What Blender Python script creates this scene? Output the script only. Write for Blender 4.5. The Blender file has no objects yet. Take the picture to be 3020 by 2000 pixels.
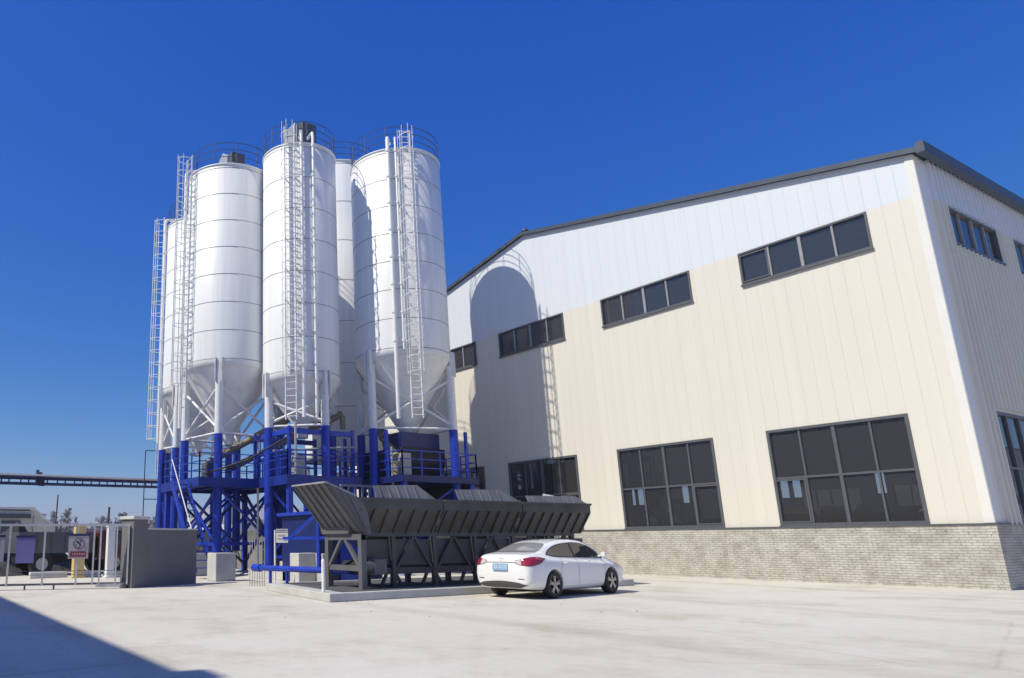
import bpy, bmesh, math, random
import numpy as np
from mathutils import Vector, Matrix
from mathutils.bvhtree import BVHTree
random.seed(7)
rad = math.radians
sc = bpy.context.scene

# ------------------------------------------------------------------ camera, sky, sun, exposure
YAW, PITCH, ROLL = rad(60.6), rad(13.2), rad(-0.33)
fw = Vector((-math.sin(YAW)*math.cos(PITCH), math.cos(YAW)*math.cos(PITCH), math.sin(PITCH)))
r0 = fw.cross(Vector((0, 0, 1))).normalized()
u0 = r0.cross(fw)
rt = math.cos(ROLL)*r0 + math.sin(ROLL)*u0
up = -math.sin(ROLL)*r0 + math.cos(ROLL)*u0
cam = bpy.data.objects.new('camera', bpy.data.cameras.new('camera'))
sc.collection.objects.link(cam)
cam.matrix_world = Matrix(((rt.x, up.x, -fw.x, 0), (rt.y, up.y, -fw.y, 0), (rt.z, up.z, -fw.z, 1.45), (0, 0, 0, 1)))
cam.data.sensor_width = 36
cam.data.sensor_fit = 'HORIZONTAL'
cam.data.lens = 36*2113/3020
cam.data.shift_x = (1510-844)/3020
cam.data.shift_y = (1097-1000)/3020
cam.data.clip_end = 4000
sc.camera = cam

SUN_EL, SUN_AZ = rad(49.5), rad(-8)           # azimuth measured from -Y towards +X
to_sun = Vector((math.sin(SUN_AZ)*math.cos(SUN_EL), -math.cos(SUN_AZ)*math.cos(SUN_EL), math.sin(SUN_EL)))
w = bpy.data.worlds.new('World'); sc.world = w
w.use_nodes = True
nt = w.node_tree
bg = nt.nodes['Background']
sky = nt.nodes.new('ShaderNodeTexSky')
sky.sky_type = 'NISHITA'; sky.sun_disc = False
sky.sun_elevation = SUN_EL
sky.sun_rotation = math.pi - SUN_AZ
sky.altitude = 300; sky.air_density = 1.0; sky.dust_density = 0.6; sky.ozone_density = 3.0
hs = nt.nodes.new('ShaderNodeHueSaturation')
hs.inputs['Saturation'].default_value = 1.28
nt.links.new(sky.outputs[0], hs.inputs['Color'])
# deepen the sky's blue: one power curve per channel
SK = 0.085
sep = nt.nodes.new('ShaderNodeSeparateColor'); com = nt.nodes.new('ShaderNodeCombineColor')
nt.links.new(hs.outputs[0], sep.inputs[0])
def wm(op, a, b):
    n = nt.nodes.new('ShaderNodeMath'); n.operation = op
    for i, v in enumerate((a, b)):
        if isinstance(v, (int, float)): n.inputs[i].default_value = v
        else: nt.links.new(v, n.inputs[i])
    return n.outputs[0]
chan = [wm('MULTIPLY', wm('POWER', wm('MULTIPLY', sep.outputs[i], SK), e), k/SK) for i, (k, e) in enumerate(((.95, 1.12), (.84, .90), (.79, .33)))]
nt.links.new(wm('MINIMUM', chan[0], chan[2]), com.inputs[0]); nt.links.new(wm('MINIMUM', chan[1], chan[2]), com.inputs[1]); nt.links.new(chan[2], com.inputs[2])
nt.links.new(com.outputs[0], bg.inputs['Color'])
bg.inputs['Strength'].default_value = SK
sl = bpy.data.lights.new('sun', 'SUN'); sl.energy = 4.6; sl.angle = rad(0.5); sl.color = (1, .945, .80)
so = bpy.data.objects.new('sun', sl); sc.collection.objects.link(so)
so.rotation_euler = (-to_sun).to_track_quat('-Z', 'Y').to_euler()
sc.view_settings.view_transform = 'Standard'
sc.view_settings.look = 'None'
sc.view_settings.exposure = 0.0
sc.view_settings.gamma = 1

# ------------------------------------------------------------------ materials
def mat(name, col, rough=.6, metal=0., var=.12, scale=2., stretch=(1, 1, 1), bump=0., bscale=40., spec=.5, coat=0.):
    m = bpy.data.materials.new(name); m.use_nodes = True
    n = m.node_tree.nodes; l = m.node_tree.links
    b = n['Principled BSDF']
    b.inputs['Roughness'].default_value = rough
    b.inputs['Metallic'].default_value = metal
    b.inputs['Specular IOR Level'].default_value = spec
    b.inputs['Coat Weight'].default_value = coat
    tc = n.new('ShaderNodeTexCoord'); mp = n.new('ShaderNodeMapping'); mp.inputs['Scale'].default_value = stretch
    l.new(tc.outputs['Object'], mp.inputs['Vector'])
    nz = n.new('ShaderNodeTexNoise'); nz.inputs['Scale'].default_value = scale; nz.inputs['Detail'].default_value = 6; nz.inputs['Roughness'].default_value = .6
    l.new(mp.outputs[0], nz.inputs['Vector'])
    rp = n.new('ShaderNodeValToRGB')
    c = np.array(col[:3])
    rp.color_ramp.elements[0].position = .3; rp.color_ramp.elements[1].position = .7
    rp.color_ramp.elements[0].color = (*(c*(1-var)), 1); rp.color_ramp.elements[1].color = (*np.minimum(c*(1+var*.6), .9), 1)
    l.new(nz.outputs['Fac'], rp.inputs['Fac']); l.new(rp.outputs[0], b.inputs['Base Color'])
    if bump:
        nb = n.new('ShaderNodeTexNoise'); nb.inputs['Scale'].default_value = bscale; nb.inputs['Detail'].default_value = 5
        l.new(tc.outputs['Object'], nb.inputs['Vector'])
        bp = n.new('ShaderNodeBump'); bp.inputs['Strength'].default_value = bump; bp.inputs['Distance'].default_value = .02
        l.new(nb.outputs['Fac'], bp.inputs['Height']); l.new(bp.outputs[0], b.inputs['Normal'])
    return m

M = {}
M['silo'] = mat('white_silo_paint', (.80, .80, .79), .45, var=.10, scale=1.4, stretch=(2.5, 2.5, .12), bump=.06, bscale=6)
M['white'] = mat('white_steel_paint', (.78, .78, .77), .45, var=.08, scale=6)
M['seam'] = mat('dull_weld_seam', (.29, .29, .29), .7)
M['blue'] = mat('blue_steel_paint', (.012, .045, .42), .38, var=.32, scale=4, spec=.5)
M['navy'] = mat('dark_blue_steel_paint', (.008, .018, .12), .45, var=.2, scale=3)
M['dblue'] = mat('shade_darkened_blue_steel', (.009, .028, .24), .42, var=.25, scale=2)  # darker copy of the blue paint, shade put into the deck colour
M['rail'] = mat('dark_rail_paint', (.03, .05, .14), .5, var=.2, scale=8)
M['cream'] = mat('cream_wall_panel', (.70, .663, .58), .5, var=.035, scale=.8, stretch=(3, 3, .1))
M['upwhite'] = mat('white_wall_panel', (.66, .69, .74), .5, var=.03, scale=.8, stretch=(3, 3, .1))
M['trimwhite'] = mat('white_corner_trim', (.74, .72, .68), .4, var=.03)
M['roof'] = mat('dark_roof_sheet', (.06, .075, .105), .45, var=.15)
M['frame'] = mat('grey_window_frame', (.10, .105, .115), .4, var=.1, scale=5)
M['lframe'] = mat('light_grey_mullion', (.30, .30, .31), .4, var=.1, scale=5)
M['dgrey'] = mat('dark_grey_hopper_paint', (.072, .070, .072), .5, var=.35, scale=1.6, stretch=(1, 1, .5), bump=.1, bscale=10)
M['mgrey'] = mat('mid_grey_hopper_paint', (.12, .118, .125), .5, var=.18, scale=1.6, stretch=(1, 1, .4), bump=.1, bscale=10)
M['board'] = mat('sky_lit_side_board', (.17, .17, .178), .55, var=.3, scale=2.5, stretch=(1, 1, .4), bump=.1, bscale=10)  # paler than the plates below, sky light put into the colour
M['lgrey'] = mat('lit_grey_plate', (.34, .34, .35), .55, var=.25, scale=2.5, stretch=(1, 1, .4), bump=.1, bscale=10)  # lighter copy of the hopper grey, daylight on the edges put into the colour
M['black'] = mat('black_rubber', (.015, .015, .016), .65, var=.2, scale=8)
M['carpaint'] = mat('white_car_paint', (.80, .80, .80), .25, var=.01, coat=.6)
M['carglass'] = mat('tinted_car_glass', (.03, .03, .03), .05, var=.05, spec=.8)
M['rearglass'] = mat('rear_window_glass', (.24, .24, .235), .08, var=.05, spec=1.)
M['plastic'] = mat('dark_bumper_plastic', (.075, .075, .078), .6, var=.1, scale=10)
M['red'] = mat('red_lamp_glass', (.30, .015, .03), .12, var=.1, scale=20, coat=.8)
M['clear'] = mat('clear_lamp_glass', (.6, .5, .52), .15, var=.15, scale=30, coat=.8)
M['plate'] = mat('blue_number_plate', (.22, .38, .56), .4, var=.05)
M['rim'] = mat('alloy_rim', (.45, .45, .46), .3, metal=.9, var=.1)
M['galv'] = mat('galvanised_steel', (.42, .43, .44), .5, metal=.3, var=.15, scale=6)
M['gate'] = mat('pale_gate_paint', (.56, .55, .54), .45, var=.12, scale=5)
M['wallgrey'] = mat('grey_rendered_wall', (.17, .165, .17), .8, var=.12, scale=1.2, bump=.12, bscale=30)
M['stone'] = mat('pale_capstone', (.6, .6, .58), .7, var=.12, scale=3, bump=.1)
M['purple'] = mat('faded_violet_board', (.20, .18, .40), .5, var=.08, scale=2)
M['navyboard'] = mat('navy_sign_head', (.02, .02, .10), .5)
M['paper'] = mat('pale_board_and_pane_glare', (.62, .60, .59), .5, var=.05, scale=4)
M['pinkpaper'] = mat('pinkish_notice_board', (.44, .38, .40), .5, var=.08, scale=4)
M['ink'] = mat('dark_ink', (.05, .045, .09), .6)
M['banner'] = mat('dark_red_banner', (.24, .03, .06), .5)
M['iconblue'] = mat('blue_sign_square', (.05, .16, .34), .5)
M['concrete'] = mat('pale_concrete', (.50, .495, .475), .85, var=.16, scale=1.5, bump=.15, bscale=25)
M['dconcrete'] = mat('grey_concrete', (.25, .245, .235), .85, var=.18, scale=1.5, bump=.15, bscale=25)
M['tan'] = mat('dusty_tan_tube', (.27, .235, .16), .6, var=.2, scale=3)
M['yellow'] = mat('pale_yellow_paint', (.62, .47, .22), .5, var=.1)
M['maroon'] = mat('maroon_truck_paint', (.085, .016, .02), .4, var=.1, coat=.3)
M['rubble'] = mat('dark_rubble', (.05, .05, .055), .9, var=.6, scale=2.5, bump=.8, bscale=6)
M['shed'] = mat('ivory_shed_sheet', (.56, .54, .46), .55, var=.1, scale=1.5)
M['opp'] = mat('grey_opposite_wall', (.50, .50, .51), .6, var=.05, scale=1, stretch=(3, 3, .2))
M['trunk'] = mat('bare_bark', (.07, .06, .06), .9, var=.3)
M['leaf'] = mat('haze_paled_winter_foliage', (.20, .185, .20), .9, var=.35, scale=.3)  # grey winter twigs, paled so distance haze is put into the colour
M['interior'] = mat('warehouse_interior', (.20, .20, .20), .8, var=.1)
M['slab'] = mat('dark_slab_floor', (.10, .10, .105), .75, var=.2, scale=1.2)  # darker grey than the slab around it

def ground_mat():
    m = bpy.data.materials.new('pale_concrete_yard'); m.use_nodes = True
    n = m.node_tree.nodes; l = m.node_tree.links; b = n['Principled BSDF']; b.inputs['Roughness'].default_value = .85
    b.inputs['Specular IOR Level'].default_value = .3
    tc = n.new('ShaderNodeTexCoord')
    def noise(s, d, st=(1, 1, 1), rough=.6):
        mp = n.new('ShaderNodeMapping'); mp.inputs['Scale'].default_value = st; l.new(tc.outputs['Object'], mp.inputs['Vector'])
        z = n.new('ShaderNodeTexNoise'); z.inputs['Scale'].default_value = s; z.inputs['Detail'].default_value = d; z.inputs['Roughness'].default_value = rough
        l.new(mp.outputs[0], z.inputs['Vector']); return z
    def ramp(src, p0, c0, p1, c1):
        r = n.new('ShaderNodeValToRGB'); r.color_ramp.elements[0].position = p0; r.color_ramp.elements[1].position = p1
        r.color_ramp.elements[0].color = (*c0, 1); r.color_ramp.elements[1].color = (*c1, 1); l.new(src, r.inputs['Fac']); return r
    def mul(a, bb, f=1.):
        x = n.new('ShaderNodeMix'); x.data_type = 'RGBA'; x.blend_type = 'MULTIPLY'; x.inputs[0].default_value = f
        l.new(a, x.inputs[6]); l.new(bb, x.inputs[7]); return x.outputs[2]
    base = ramp(noise(.16, 6).outputs['Fac'], .35, (.60, .565, .49), .65, (.67, .635, .565))
    fine = ramp(noise(3.5, 8, rough=.7).outputs['Fac'], .3, (.90, .90, .89), .7, (1, 1, 1))
    track = ramp(noise(.42, 9, rough=.68).outputs['Fac'], .33, (.80, .775, .72), .50, (1, 1, 1))
    spot = ramp(noise(2.3, 4).outputs['Fac'], .245, (.62, .60, .56), .30, (1, 1, 1))
    wv = n.new('ShaderNodeTexWave'); wv.wave_type = 'RINGS'; wv.inputs['Scale'].default_value = .045; wv.inputs['Distortion'].default_value = 1.2; wv.inputs['Detail'].default_value = 3
    mpw = n.new('ShaderNodeMapping'); mpw.inputs['Location'].default_value = (6, 18, 0); l.new(tc.outputs['Object'], mpw.inputs['Vector']); l.new(mpw.outputs[0], wv.inputs['Vector'])
    tyre = ramp(wv.outputs['Fac'], .0, (.90, .89, .87), .05, (1, 1, 1))
    vo = n.new('ShaderNodeTexVoronoi'); vo.feature = 'DISTANCE_TO_EDGE'; vo.inputs['Scale'].default_value = .16
    wn = noise(.7, 4); ad = n.new('ShaderNodeMix'); ad.data_type = 'VECTOR'; ad.inputs[0].default_value = .12
    l.new(tc.outputs['Object'], ad.inputs[4]); l.new(wn.outputs['Color'], ad.inputs[5]); l.new(ad.outputs[1], vo.inputs['Vector'])
    crack = ramp(vo.outputs['Distance'], .0012, (.8, .78, .74), .004, (1, 1, 1))
    msk = ramp(noise(.22, 3).outputs['Fac'], .46, (0, 0, 0), .56, (1, 1, 1))
    x = n.new('ShaderNodeMix'); x.data_type = 'RGBA'; l.new(msk.outputs[0], x.inputs[0]); x.inputs[6].default_value = (1, 1, 1, 1); l.new(crack.outputs[0], x.inputs[7])
    out = mul(mul(mul(mul(mul(base.outputs[0], fine.outputs[0]), track.outputs[0]), x.outputs[2]), spot.outputs[0]), tyre.outputs[0])
    l.new(out, b.inputs['Base Color'])
    bp = n.new('ShaderNodeBump'); bp.inputs['Strength'].default_value = .25; bp.inputs['Distance'].default_value = .01
    l.new(noise(14, 6).outputs['Fac'], bp.inputs['Height']); l.new(bp.outputs[0], b.inputs['Normal'])
    return m
M['ground'] = ground_mat()

def brick_mat():
    m = bpy.data.materials.new('whitewashed_brick'); m.use_nodes = True
    n = m.node_tree.nodes; l = m.node_tree.links; b = n['Principled BSDF']; b.inputs['Roughness'].default_value = .9
    b.inputs['Specular IOR Level'].default_value = .2
    tc = n.new('ShaderNodeTexCoord'); sx = n.new('ShaderNodeSeparateXYZ'); l.new(tc.outputs['Object'], sx.inputs[0])
    ad = n.new('ShaderNodeMath'); ad.operation = 'ADD'; l.new(sx.outputs[0], ad.inputs[0]); l.new(sx.outputs[1], ad.inputs[1])
    nw = n.new('ShaderNodeTexNoise'); nw.inputs['Scale'].default_value = 3; l.new(tc.outputs['Object'], nw.inputs['Vector'])
    wz = n.new('ShaderNodeMath'); wz.operation = 'MULTIPLY_ADD'; l.new(nw.outputs['Fac'], wz.inputs[0]); wz.inputs[1].default_value = .03; l.new(sx.outputs[2], wz.inputs[2])
    cx = n.new('ShaderNodeCombineXYZ'); l.new(ad.outputs[0], cx.inputs[0]); l.new(wz.outputs[0], cx.inputs[1])
    sr = n.new('ShaderNodeTexNoise'); sr.inputs['Scale'].default_value = .5; sr.inputs['Detail'].default_value = 6; l.new(tc.outputs['Object'], sr.inputs['Vector'])
    br = n.new('ShaderNodeTexBrick'); br.inputs['Scale'].default_value = 1
    br.inputs['Brick Width'].default_value = .25; br.inputs['Row Height'].default_value = .075; br.inputs['Mortar Size'].default_value = .012
    br.inputs['Mortar Smooth'].default_value = .4
    br.inputs['Color1'].default_value = (.58, .555, .50, 1); br.inputs['Color2'].default_value = (.50, .475, .425, 1); br.inputs['Mortar'].default_value = (.40, .38, .34, 1)
    l.new(cx.outputs[0], br.inputs['Vector'])
    nz = n.new('ShaderNodeTexNoise'); nz.inputs['Scale'].default_value = 2.2; nz.inputs['Detail'].default_value = 8; nz.inputs['Roughness'].default_value = .7
    l.new(tc.outputs['Object'], nz.inputs['Vector'])
    rp = n.new('ShaderNodeValToRGB'); rp.color_ramp.elements[0].position = .36; rp.color_ramp.elements[1].position = .6
    rp.color_ramp.elements[0].color = (.62, .6, .56, 1); rp.color_ramp.elements[1].color = (1, 1, 1, 1); l.new(nz.outputs['Fac'], rp.inputs['Fac'])
    x = n.new('ShaderNodeMix'); x.data_type = 'RGBA'; x.blend_type = 'MULTIPLY'; x.inputs[0].default_value = .8
    l.new(br.outputs['Color'], x.inputs[6]); l.new(rp.outputs[0], x.inputs[7]); 
    sp = n.new('ShaderNodeTexNoise'); sp.inputs['Scale'].default_value = 16; sp.inputs['Detail'].default_value = 3; l.new(tc.outputs['Object'], sp.inputs['Vector'])
    rs = n.new('ShaderNodeValToRGB'); rs.color_ramp.elements[0].position = .27; rs.color_ramp.elements[1].position = .36
    rs.color_ramp.elements[0].color = (.35, .34, .32, 1); rs.color_ramp.elements[1].color = (1, 1, 1, 1); l.new(sp.outputs['Fac'], rs.inputs['Fac'])
    x2 = n.new('ShaderNodeMix'); x2.data_type = 'RGBA'; x2.blend_type = 'MULTIPLY'; x2.inputs[0].default_value = .9
    l.new(x.outputs[2], x2.inputs[6]); l.new(rs.outputs[0], x2.inputs[7]); l.new(x2.outputs[2], b.inputs['Base Color'])
    mx = n.new('ShaderNodeMath'); mx.operation = 'MULTIPLY_ADD'; l.new(nz.outputs['Fac'], mx.inputs[0]); mx.inputs[1].default_value = 1.; 
    iv = n.new('ShaderNodeMath'); iv.operation = 'SUBTRACT'; iv.inputs[0].default_value = 1; l.new(br.outputs['Fac'], iv.inputs[1]); l.new(iv.outputs[0], mx.inputs[2])
    bp = n.new('ShaderNodeBump'); bp.inputs['Strength'].default_value = .7; bp.inputs['Distance'].default_value = .015
    l.new(mx.outputs[0], bp.inputs['Height']); l.new(bp.outputs[0], b.inputs['Normal'])
    return m
M['brick'] = brick_mat()

def glass_mat(name, tint, through):
    m = bpy.data.materials.new(name); m.use_nodes = True
    n = m.node_tree.nodes; l = m.node_tree.links; n.remove(n['Principled BSDF'])
    o = n['Material Output']
    t = n.new('ShaderNodeBsdfTransparent'); t.inputs[0].default_value = (*tint, 1)
    d = n.new('ShaderNodeBsdfDiffuse'); d.inputs[0].default_value = (.11, .111, .118, 1)
    g = n.new('ShaderNodeBsdfGlossy'); g.inputs['Roughness'].default_value = .015; g.inputs[0].default_value = (.9, .93, 1, 1)
    tc = n.new('ShaderNodeTexCoord'); nz = n.new('ShaderNodeTexNoise'); nz.inputs['Scale'].default_value = .7; l.new(tc.outputs['Object'], nz.inputs['Vector'])
    bp = n.new('ShaderNodeBump'); bp.inputs['Strength'].default_value = .05; bp.inputs['Distance'].default_value = .02; l.new(nz.outputs['Fac'], bp.inputs['Height']); l.new(bp.outputs[0], g.inputs['Normal'])
    m1 = n.new('ShaderNodeMixShader'); m1.inputs[0].default_value = through; l.new(d.outputs[0], m1.inputs[1]); l.new(t.outputs[0], m1.inputs[2])
    fr = n.new('ShaderNodeFresnel'); fr.inputs[0].default_value = 1.9
    m2 = n.new('ShaderNodeMixShader'); l.new(fr.outputs[0], m2.inputs[0]); l.new(m1.outputs[0], m2.inputs[1]); l.new(g.outputs[0], m2.inputs[2])
    l.new(m2.outputs[0], o.inputs['Surface'])
    return m
M['glass'] = glass_mat('tinted_window_glass', (.66, .68, .71), .68)

# ------------------------------------------------------------------ mesh helpers
ORG = {}
class MB:
    def __init__(s): s.v = []; s.f = []; s.mi = []; s.cur = 0; s.sm = []; s.keep = False
    def add(s, vs, fs, smooth=False):
        o = len(s.v); s.v += [tuple(p) for p in vs]
        for f in fs: s.f.append(tuple(i+o for i in f)); s.mi.append(s.cur); s.sm.append(smooth)
    def box(s, x0, x1, y0, y1, z0, z1):
        s.add([(x, y, z) for z in (z0, z1) for y in (y0, y1) for x in (x0, x1)],
              [(0, 2, 3, 1), (4, 5, 7, 6), (0, 1, 5, 4), (2, 6, 7, 3), (0, 4, 6, 2), (1, 3, 7, 5)])
    def bar(s, p, q, w=.05, h=None, upv=(0, 0, 1)):
        h = h or w; p = Vector(p); q = Vector(q); d = (q-p).normalized(); u = Vector(upv)
        if abs(d.dot(u)) > .98: u = Vector((0, 1, 0))
        a = d.cross(u).normalized(); b = a.cross(d)
        a *= w/2; b *= h/2
        s.add([p-a-b, p+a-b, p+a+b, p-a+b, q-a-b, q+a-b, q+a+b, q-a+b],
              [(0, 3, 2, 1), (4, 5, 6, 7), (0, 1, 5, 4), (1, 2, 6, 5), (2, 3, 7, 6), (3, 0, 4, 7)])
    def tube(s, pts, r, n=10, cap=True):
        pts = [Vector(p) for p in pts]; rings = []
        rr = r if isinstance(r, (list, tuple)) else [r]*len(pts)
        a = None; o = len(s.v); vs = []; fs = []
        for i, p in enumerate(pts):
            d = ((pts[min(i+1, len(pts)-1)]-p).normalized() + (p-pts[max(i-1, 0)]).normalized()).normalized()
            if a is None:
                u = Vector((0, 0, 1)) if abs(d.z) < .9 else Vector((1, 0, 0))
                a = d.cross(u).normalized()
            else: a = (a-d*a.dot(d)).normalized()
            b = d.cross(a)
            for k in range(n):
                t = 2*math.pi*k/n; vs.append(p+(a*math.cos(t)+b*math.sin(t))*rr[i])
        for i in range(len(pts)-1):
            for k in range(n): fs.append((i*n+k, i*n+(k+1) % n, (i+1)*n+(k+1) % n, (i+1)*n+k))
        s.add(vs, fs, n > 6)
        if cap:
            s.add(vs[:n], [tuple(range(n-1, -1, -1))]); s.add(vs[-n:], [tuple(range(n))])
    def lathe(s, c, prof, n=48, a0=0, a1=2*math.pi):
        full = abs(a1-a0-2*math.pi) < 1e-6; m = n if full else n+1; vs = []; fs = []
        for (r, z) in prof:
            for k in range(m):
                t = a0+(a1-a0)*k/n; vs.append((c[0]+r*math.cos(t), c[1]+r*math.sin(t), c[2]+z))
        for i in range(len(prof)-1):
            for k in range(n):
                k2 = (k+1) % m
                fs.append((i*m+k, i*m+k2, (i+1)*m+k2, (i+1)*m+k))
        s.add(vs, fs, True)
    def ring(s, c, R, z, r, n=48, a0=0, a1=2*math.pi, k=6):
        pts = [(c[0]+R*math.cos(a0+(a1-a0)*i/n), c[1]+R*math.sin(a0+(a1-a0)*i/n), z) for i in range(n+1)]
        s.tube(pts, r, k, cap=abs(a1-a0) < 6.28)
    def prism(s, poly, d):
        """poly: list of 3D points (planar), extruded by vector d"""
        n = len(poly); d = Vector(d); P = [Vector(p) for p in poly]; Q = [p+d for p in P]
        s.add(P+Q, [tuple(range(n-1, -1, -1)), tuple(range(n, 2*n))]+[(i, (i+1) % n, n+(i+1) % n, n+i) for i in range(n)])
    def quad(s, a, b, c, d): s.add([a, b, c, d], [(0, 1, 2, 3)])
    def grid(s, P, smooth=True):
        nu = len(P); nv = len(P[0])
        s.add([p for row in P for p in row], [(i*nv+j, i*nv+j+1, (i+1)*nv+j+1, (i+1)*nv+j) for i in range(nu-1) for j in range(nv-1)], smooth)
    def build(s, name, mats, parent=None, local=False, bevel=0.):
        if not isinstance(mats, (list, tuple)): mats = [mats]
        me = bpy.data.meshes.new(name)
        o = ORG.get(parent, Vector((0, 0, 0))) if not local else Vector((0, 0, 0))
        me.from_pydata([Vector(p)-o for p in s.v], [], s.f)
        for m in mats: me.materials.append(m)
        for i, p in enumerate(me.polygons): p.material_index = s.mi[i]; p.use_smooth = s.sm[i]
        bm = bmesh.new(); bm.from_mesh(me); (s.keep or bmesh.ops.recalc_face_normals(bm, faces=bm.faces)); bm.to_mesh(me); bm.free()
        ob = bpy.data.objects.new(name, me); sc.collection.objects.link(ob)
        if parent: ob.parent = parent; ORG[ob] = o
        else: ORG[ob] = Vector((0, 0, 0))
        if bevel:
            bv = ob.modifiers.new('bevel', 'BEVEL'); bv.width = bevel; bv.segments = 2; bv.limit_method = 'ANGLE'
        return ob

def thing(name, label, cat, loc=(0, 0, 0), group=None, rz=0.):
    o = bpy.data.objects.new(name, None); sc.collection.objects.link(o)
    o.location = loc; o.rotation_euler.z = rz; o.empty_display_size = .3
    o['label'] = label; o['category'] = cat
    if group: o['group'] = group
    ORG[o] = Vector(loc); return o
def tag(o, label, cat, group=None, kind=None):
    if label: o['label'] = label
    if cat: o['category'] = cat
    if group: o['group'] = group
    if kind: o['kind'] = kind
    return o
def struct(o): o['kind'] = 'structure'; return o

# ------------------------------------------------------------------ ground
g = MB(); N = 40
g.quad((-900, -900, 0), (900, -900, 0), (900, 900, 0), (-900, 900, 0))
struct(g.build('ground', M['ground']))

# ------------------------------------------------------------------ warehouse
XR, XL, XC, Y0, YB = -8.12, -39.2, -23.65, 27.22, 53.0
ZE, ZR, ZB = 13.18, 16.47, 1.75
def ztop(x): return ZE+(ZR-ZE)*(1-abs(x-XC)/(XR-XC))
wh = thing('warehouse', 'large cream and white metal clad warehouse with gabled end on a brick base', 'warehouse', (XC, Y0, 0))
centres = [-11.6, -17.6, -23.75, -29.5, -35.5]
WW = 4.1
UP = (10.55, 11.82); LO = (1.80, 5.12); ZBAND = 11.82
xs = sorted(set([XL, XR, XC]+[c+s*WW/2 for c in centres for s in (-1, 1)]))
cream, white = MB(), MB()
for a, b in zip(xs, xs[1:]):
    mid = (a+b)/2; inwin = any(abs(mid-c) < WW/2 for c in centres)
    segs = [(ZB+.004, ZBAND)] if not inwin else [(ZB+.004, LO[0]), (LO[1], UP[0])]
    for z0, z1 in segs: cream.quad((a, Y0, z0), (b, Y0, z0), (b, Y0, z1), (a, Y0, z1))
    white.quad((a, Y0, ZBAND), (b, Y0, ZBAND), (b, Y0, ztop(b)), (a, Y0, ztop(a)))
# standing seams of the cladding sheets
x = XR-.55; k = 0
while x > XL+.2:
    inwin = any(abs(x-c) < WW/2+.06 for c in centres)
    e = .009; hw = .011
    for mb, segs in ((cream, [(ZB+.01, ZBAND)] if not inwin else [(LO[1]+.08, UP[0]-.08)]), (white, [(ZBAND, ztop(x)-.02)])):
        for z0, z1 in segs:
            mb.add([(x-hw*2, Y0, z0), (x-hw*.6, Y0-e, z0), (x+hw*.6, Y0-e, z0), (x+hw*2, Y0, z0), (x-hw*2, Y0, z1), (x-hw*.6, Y0-e, z1), (x+hw*.6, Y0-e, z1), (x+hw*2, Y0, z1)],
                   [(0, 1, 5, 4), (1, 2, 6, 5), (2, 3, 7, 6)])
    x -= .45; k += 1
cream.build('cream_cladding', M['cream'], wh); white.build('white_cladding', M['upwhite'], wh)
# long wall facing +X : ribbed cladding
side_c, side_w = MB(), MB()
swin = [(28.95, 33.0), (34.6, 38.6), (40.4, 44.4), (46.2, 50.2)]
ys = sorted(set([Y0, YB]+[v for p in swin for v in p]))
for a, b in zip(ys, ys[1:]):
    inwin = any(p[0] < (a+b)/2 < p[1] for p in swin)
    segs = [(ZB+.004, ZBAND)] if not inwin else [(ZB+.004, LO[0]), (LO[1], UP[0])]
    for z0, z1 in segs: side_c.quad((XR, a, z0), (XR, b, z0), (XR, b, z1), (XR, a, z1))
    side_w.quad((XR, a, ZBAND), (XR, b, ZBAND), (XR, b, ZE), (XR, a, ZE))
y = Y0+.95
while y < YB:
    inwin = any(p[0]-.08 < y < p[1]+.08 for p in swin)
    for mb, segs in ((side_c, [(ZB+.01, ZBAND)] if not inwin else [(LO[1]+.09, UP[0]-.09)]), (side_w, [(ZBAND, ZE)])):
        for z0, z1 in segs:
            pr = [(XR, y-.06), (XR+.11, y-.035), (XR+.11, y+.035), (XR, y+.06)]
            mb.add([(px, py, z0) for px, py in pr]+[(px, py, z1) for px, py in pr], [(0, 1, 5, 4), (1, 2, 6, 5), (2, 3, 7, 6)])
    y += .335
side_c.build('cream_cladding', M['cream'], wh); side_w.build('white_cladding', M['upwhite'], wh)
# closing walls behind and to the left
b = MB()
b.quad((XL, Y0, 0), (XL, YB, 0), (XL, YB, ZE), (XL, Y0, ZE)); b.build('left_wall', M['cream'], wh)
b = MB()
bw = [XL+.9+k for k in (0, .75, 1.5, 5.2, 5.95, 10.6, 11.35, 12.1, 12.85, 17.5, 21.3, 22.05, 26.2, 28.9)]
zs = [(0, 4.0), (5.3, 13.0)]
xx = sorted(set([XL, XR]+[v for c in bw for v in (c, c+.45)]))
for a, c in zip(xx, xx[1:]):
    inw = any(q < (a+c)/2 < q+.45 for q in bw)
    for z0, z1 in (zs if inw else [(0, 13.0)]): b.quad((a, YB, z0), (c, YB, z0), (c, YB, z1), (a, YB, z1))
b.add([(XL, YB, 13), (XR, YB, 13), (XR, YB, ZE), (XC, YB, ZR), (XL, YB, ZE)], [(0, 1, 2, 3, 4)])
b.build('back_wall', M['interior'], wh)
# brick base with ledge
b = MB()
b.box(XL, XR+.06, Y0-.10, Y0+.3, -.1, ZB); b.box(XR-.25, XR+.06, Y0+.3, YB, -.1, ZB)
b.build('brick_base', M['brick'], wh)
b = MB(); b.box(XL, XR+.09, Y0-.13, Y0-.003, ZB+.003, ZB+.05); b.box(XR+.003, XR+.09, Y0-.003, YB, ZB+.003, ZB+.05)
b.build('base_flashing', M['frame'], wh)
b = MB(); b.box(XR-.20, XR+.02, Y0-.03, Y0-.004, ZB+.06, ZE-.02); b.box(XR+.003, XR+.03, Y0-.004, Y0+.42, ZB+.06, ZE-.02)
b.build('corner_trim', M['trimwhite'], wh)
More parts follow.
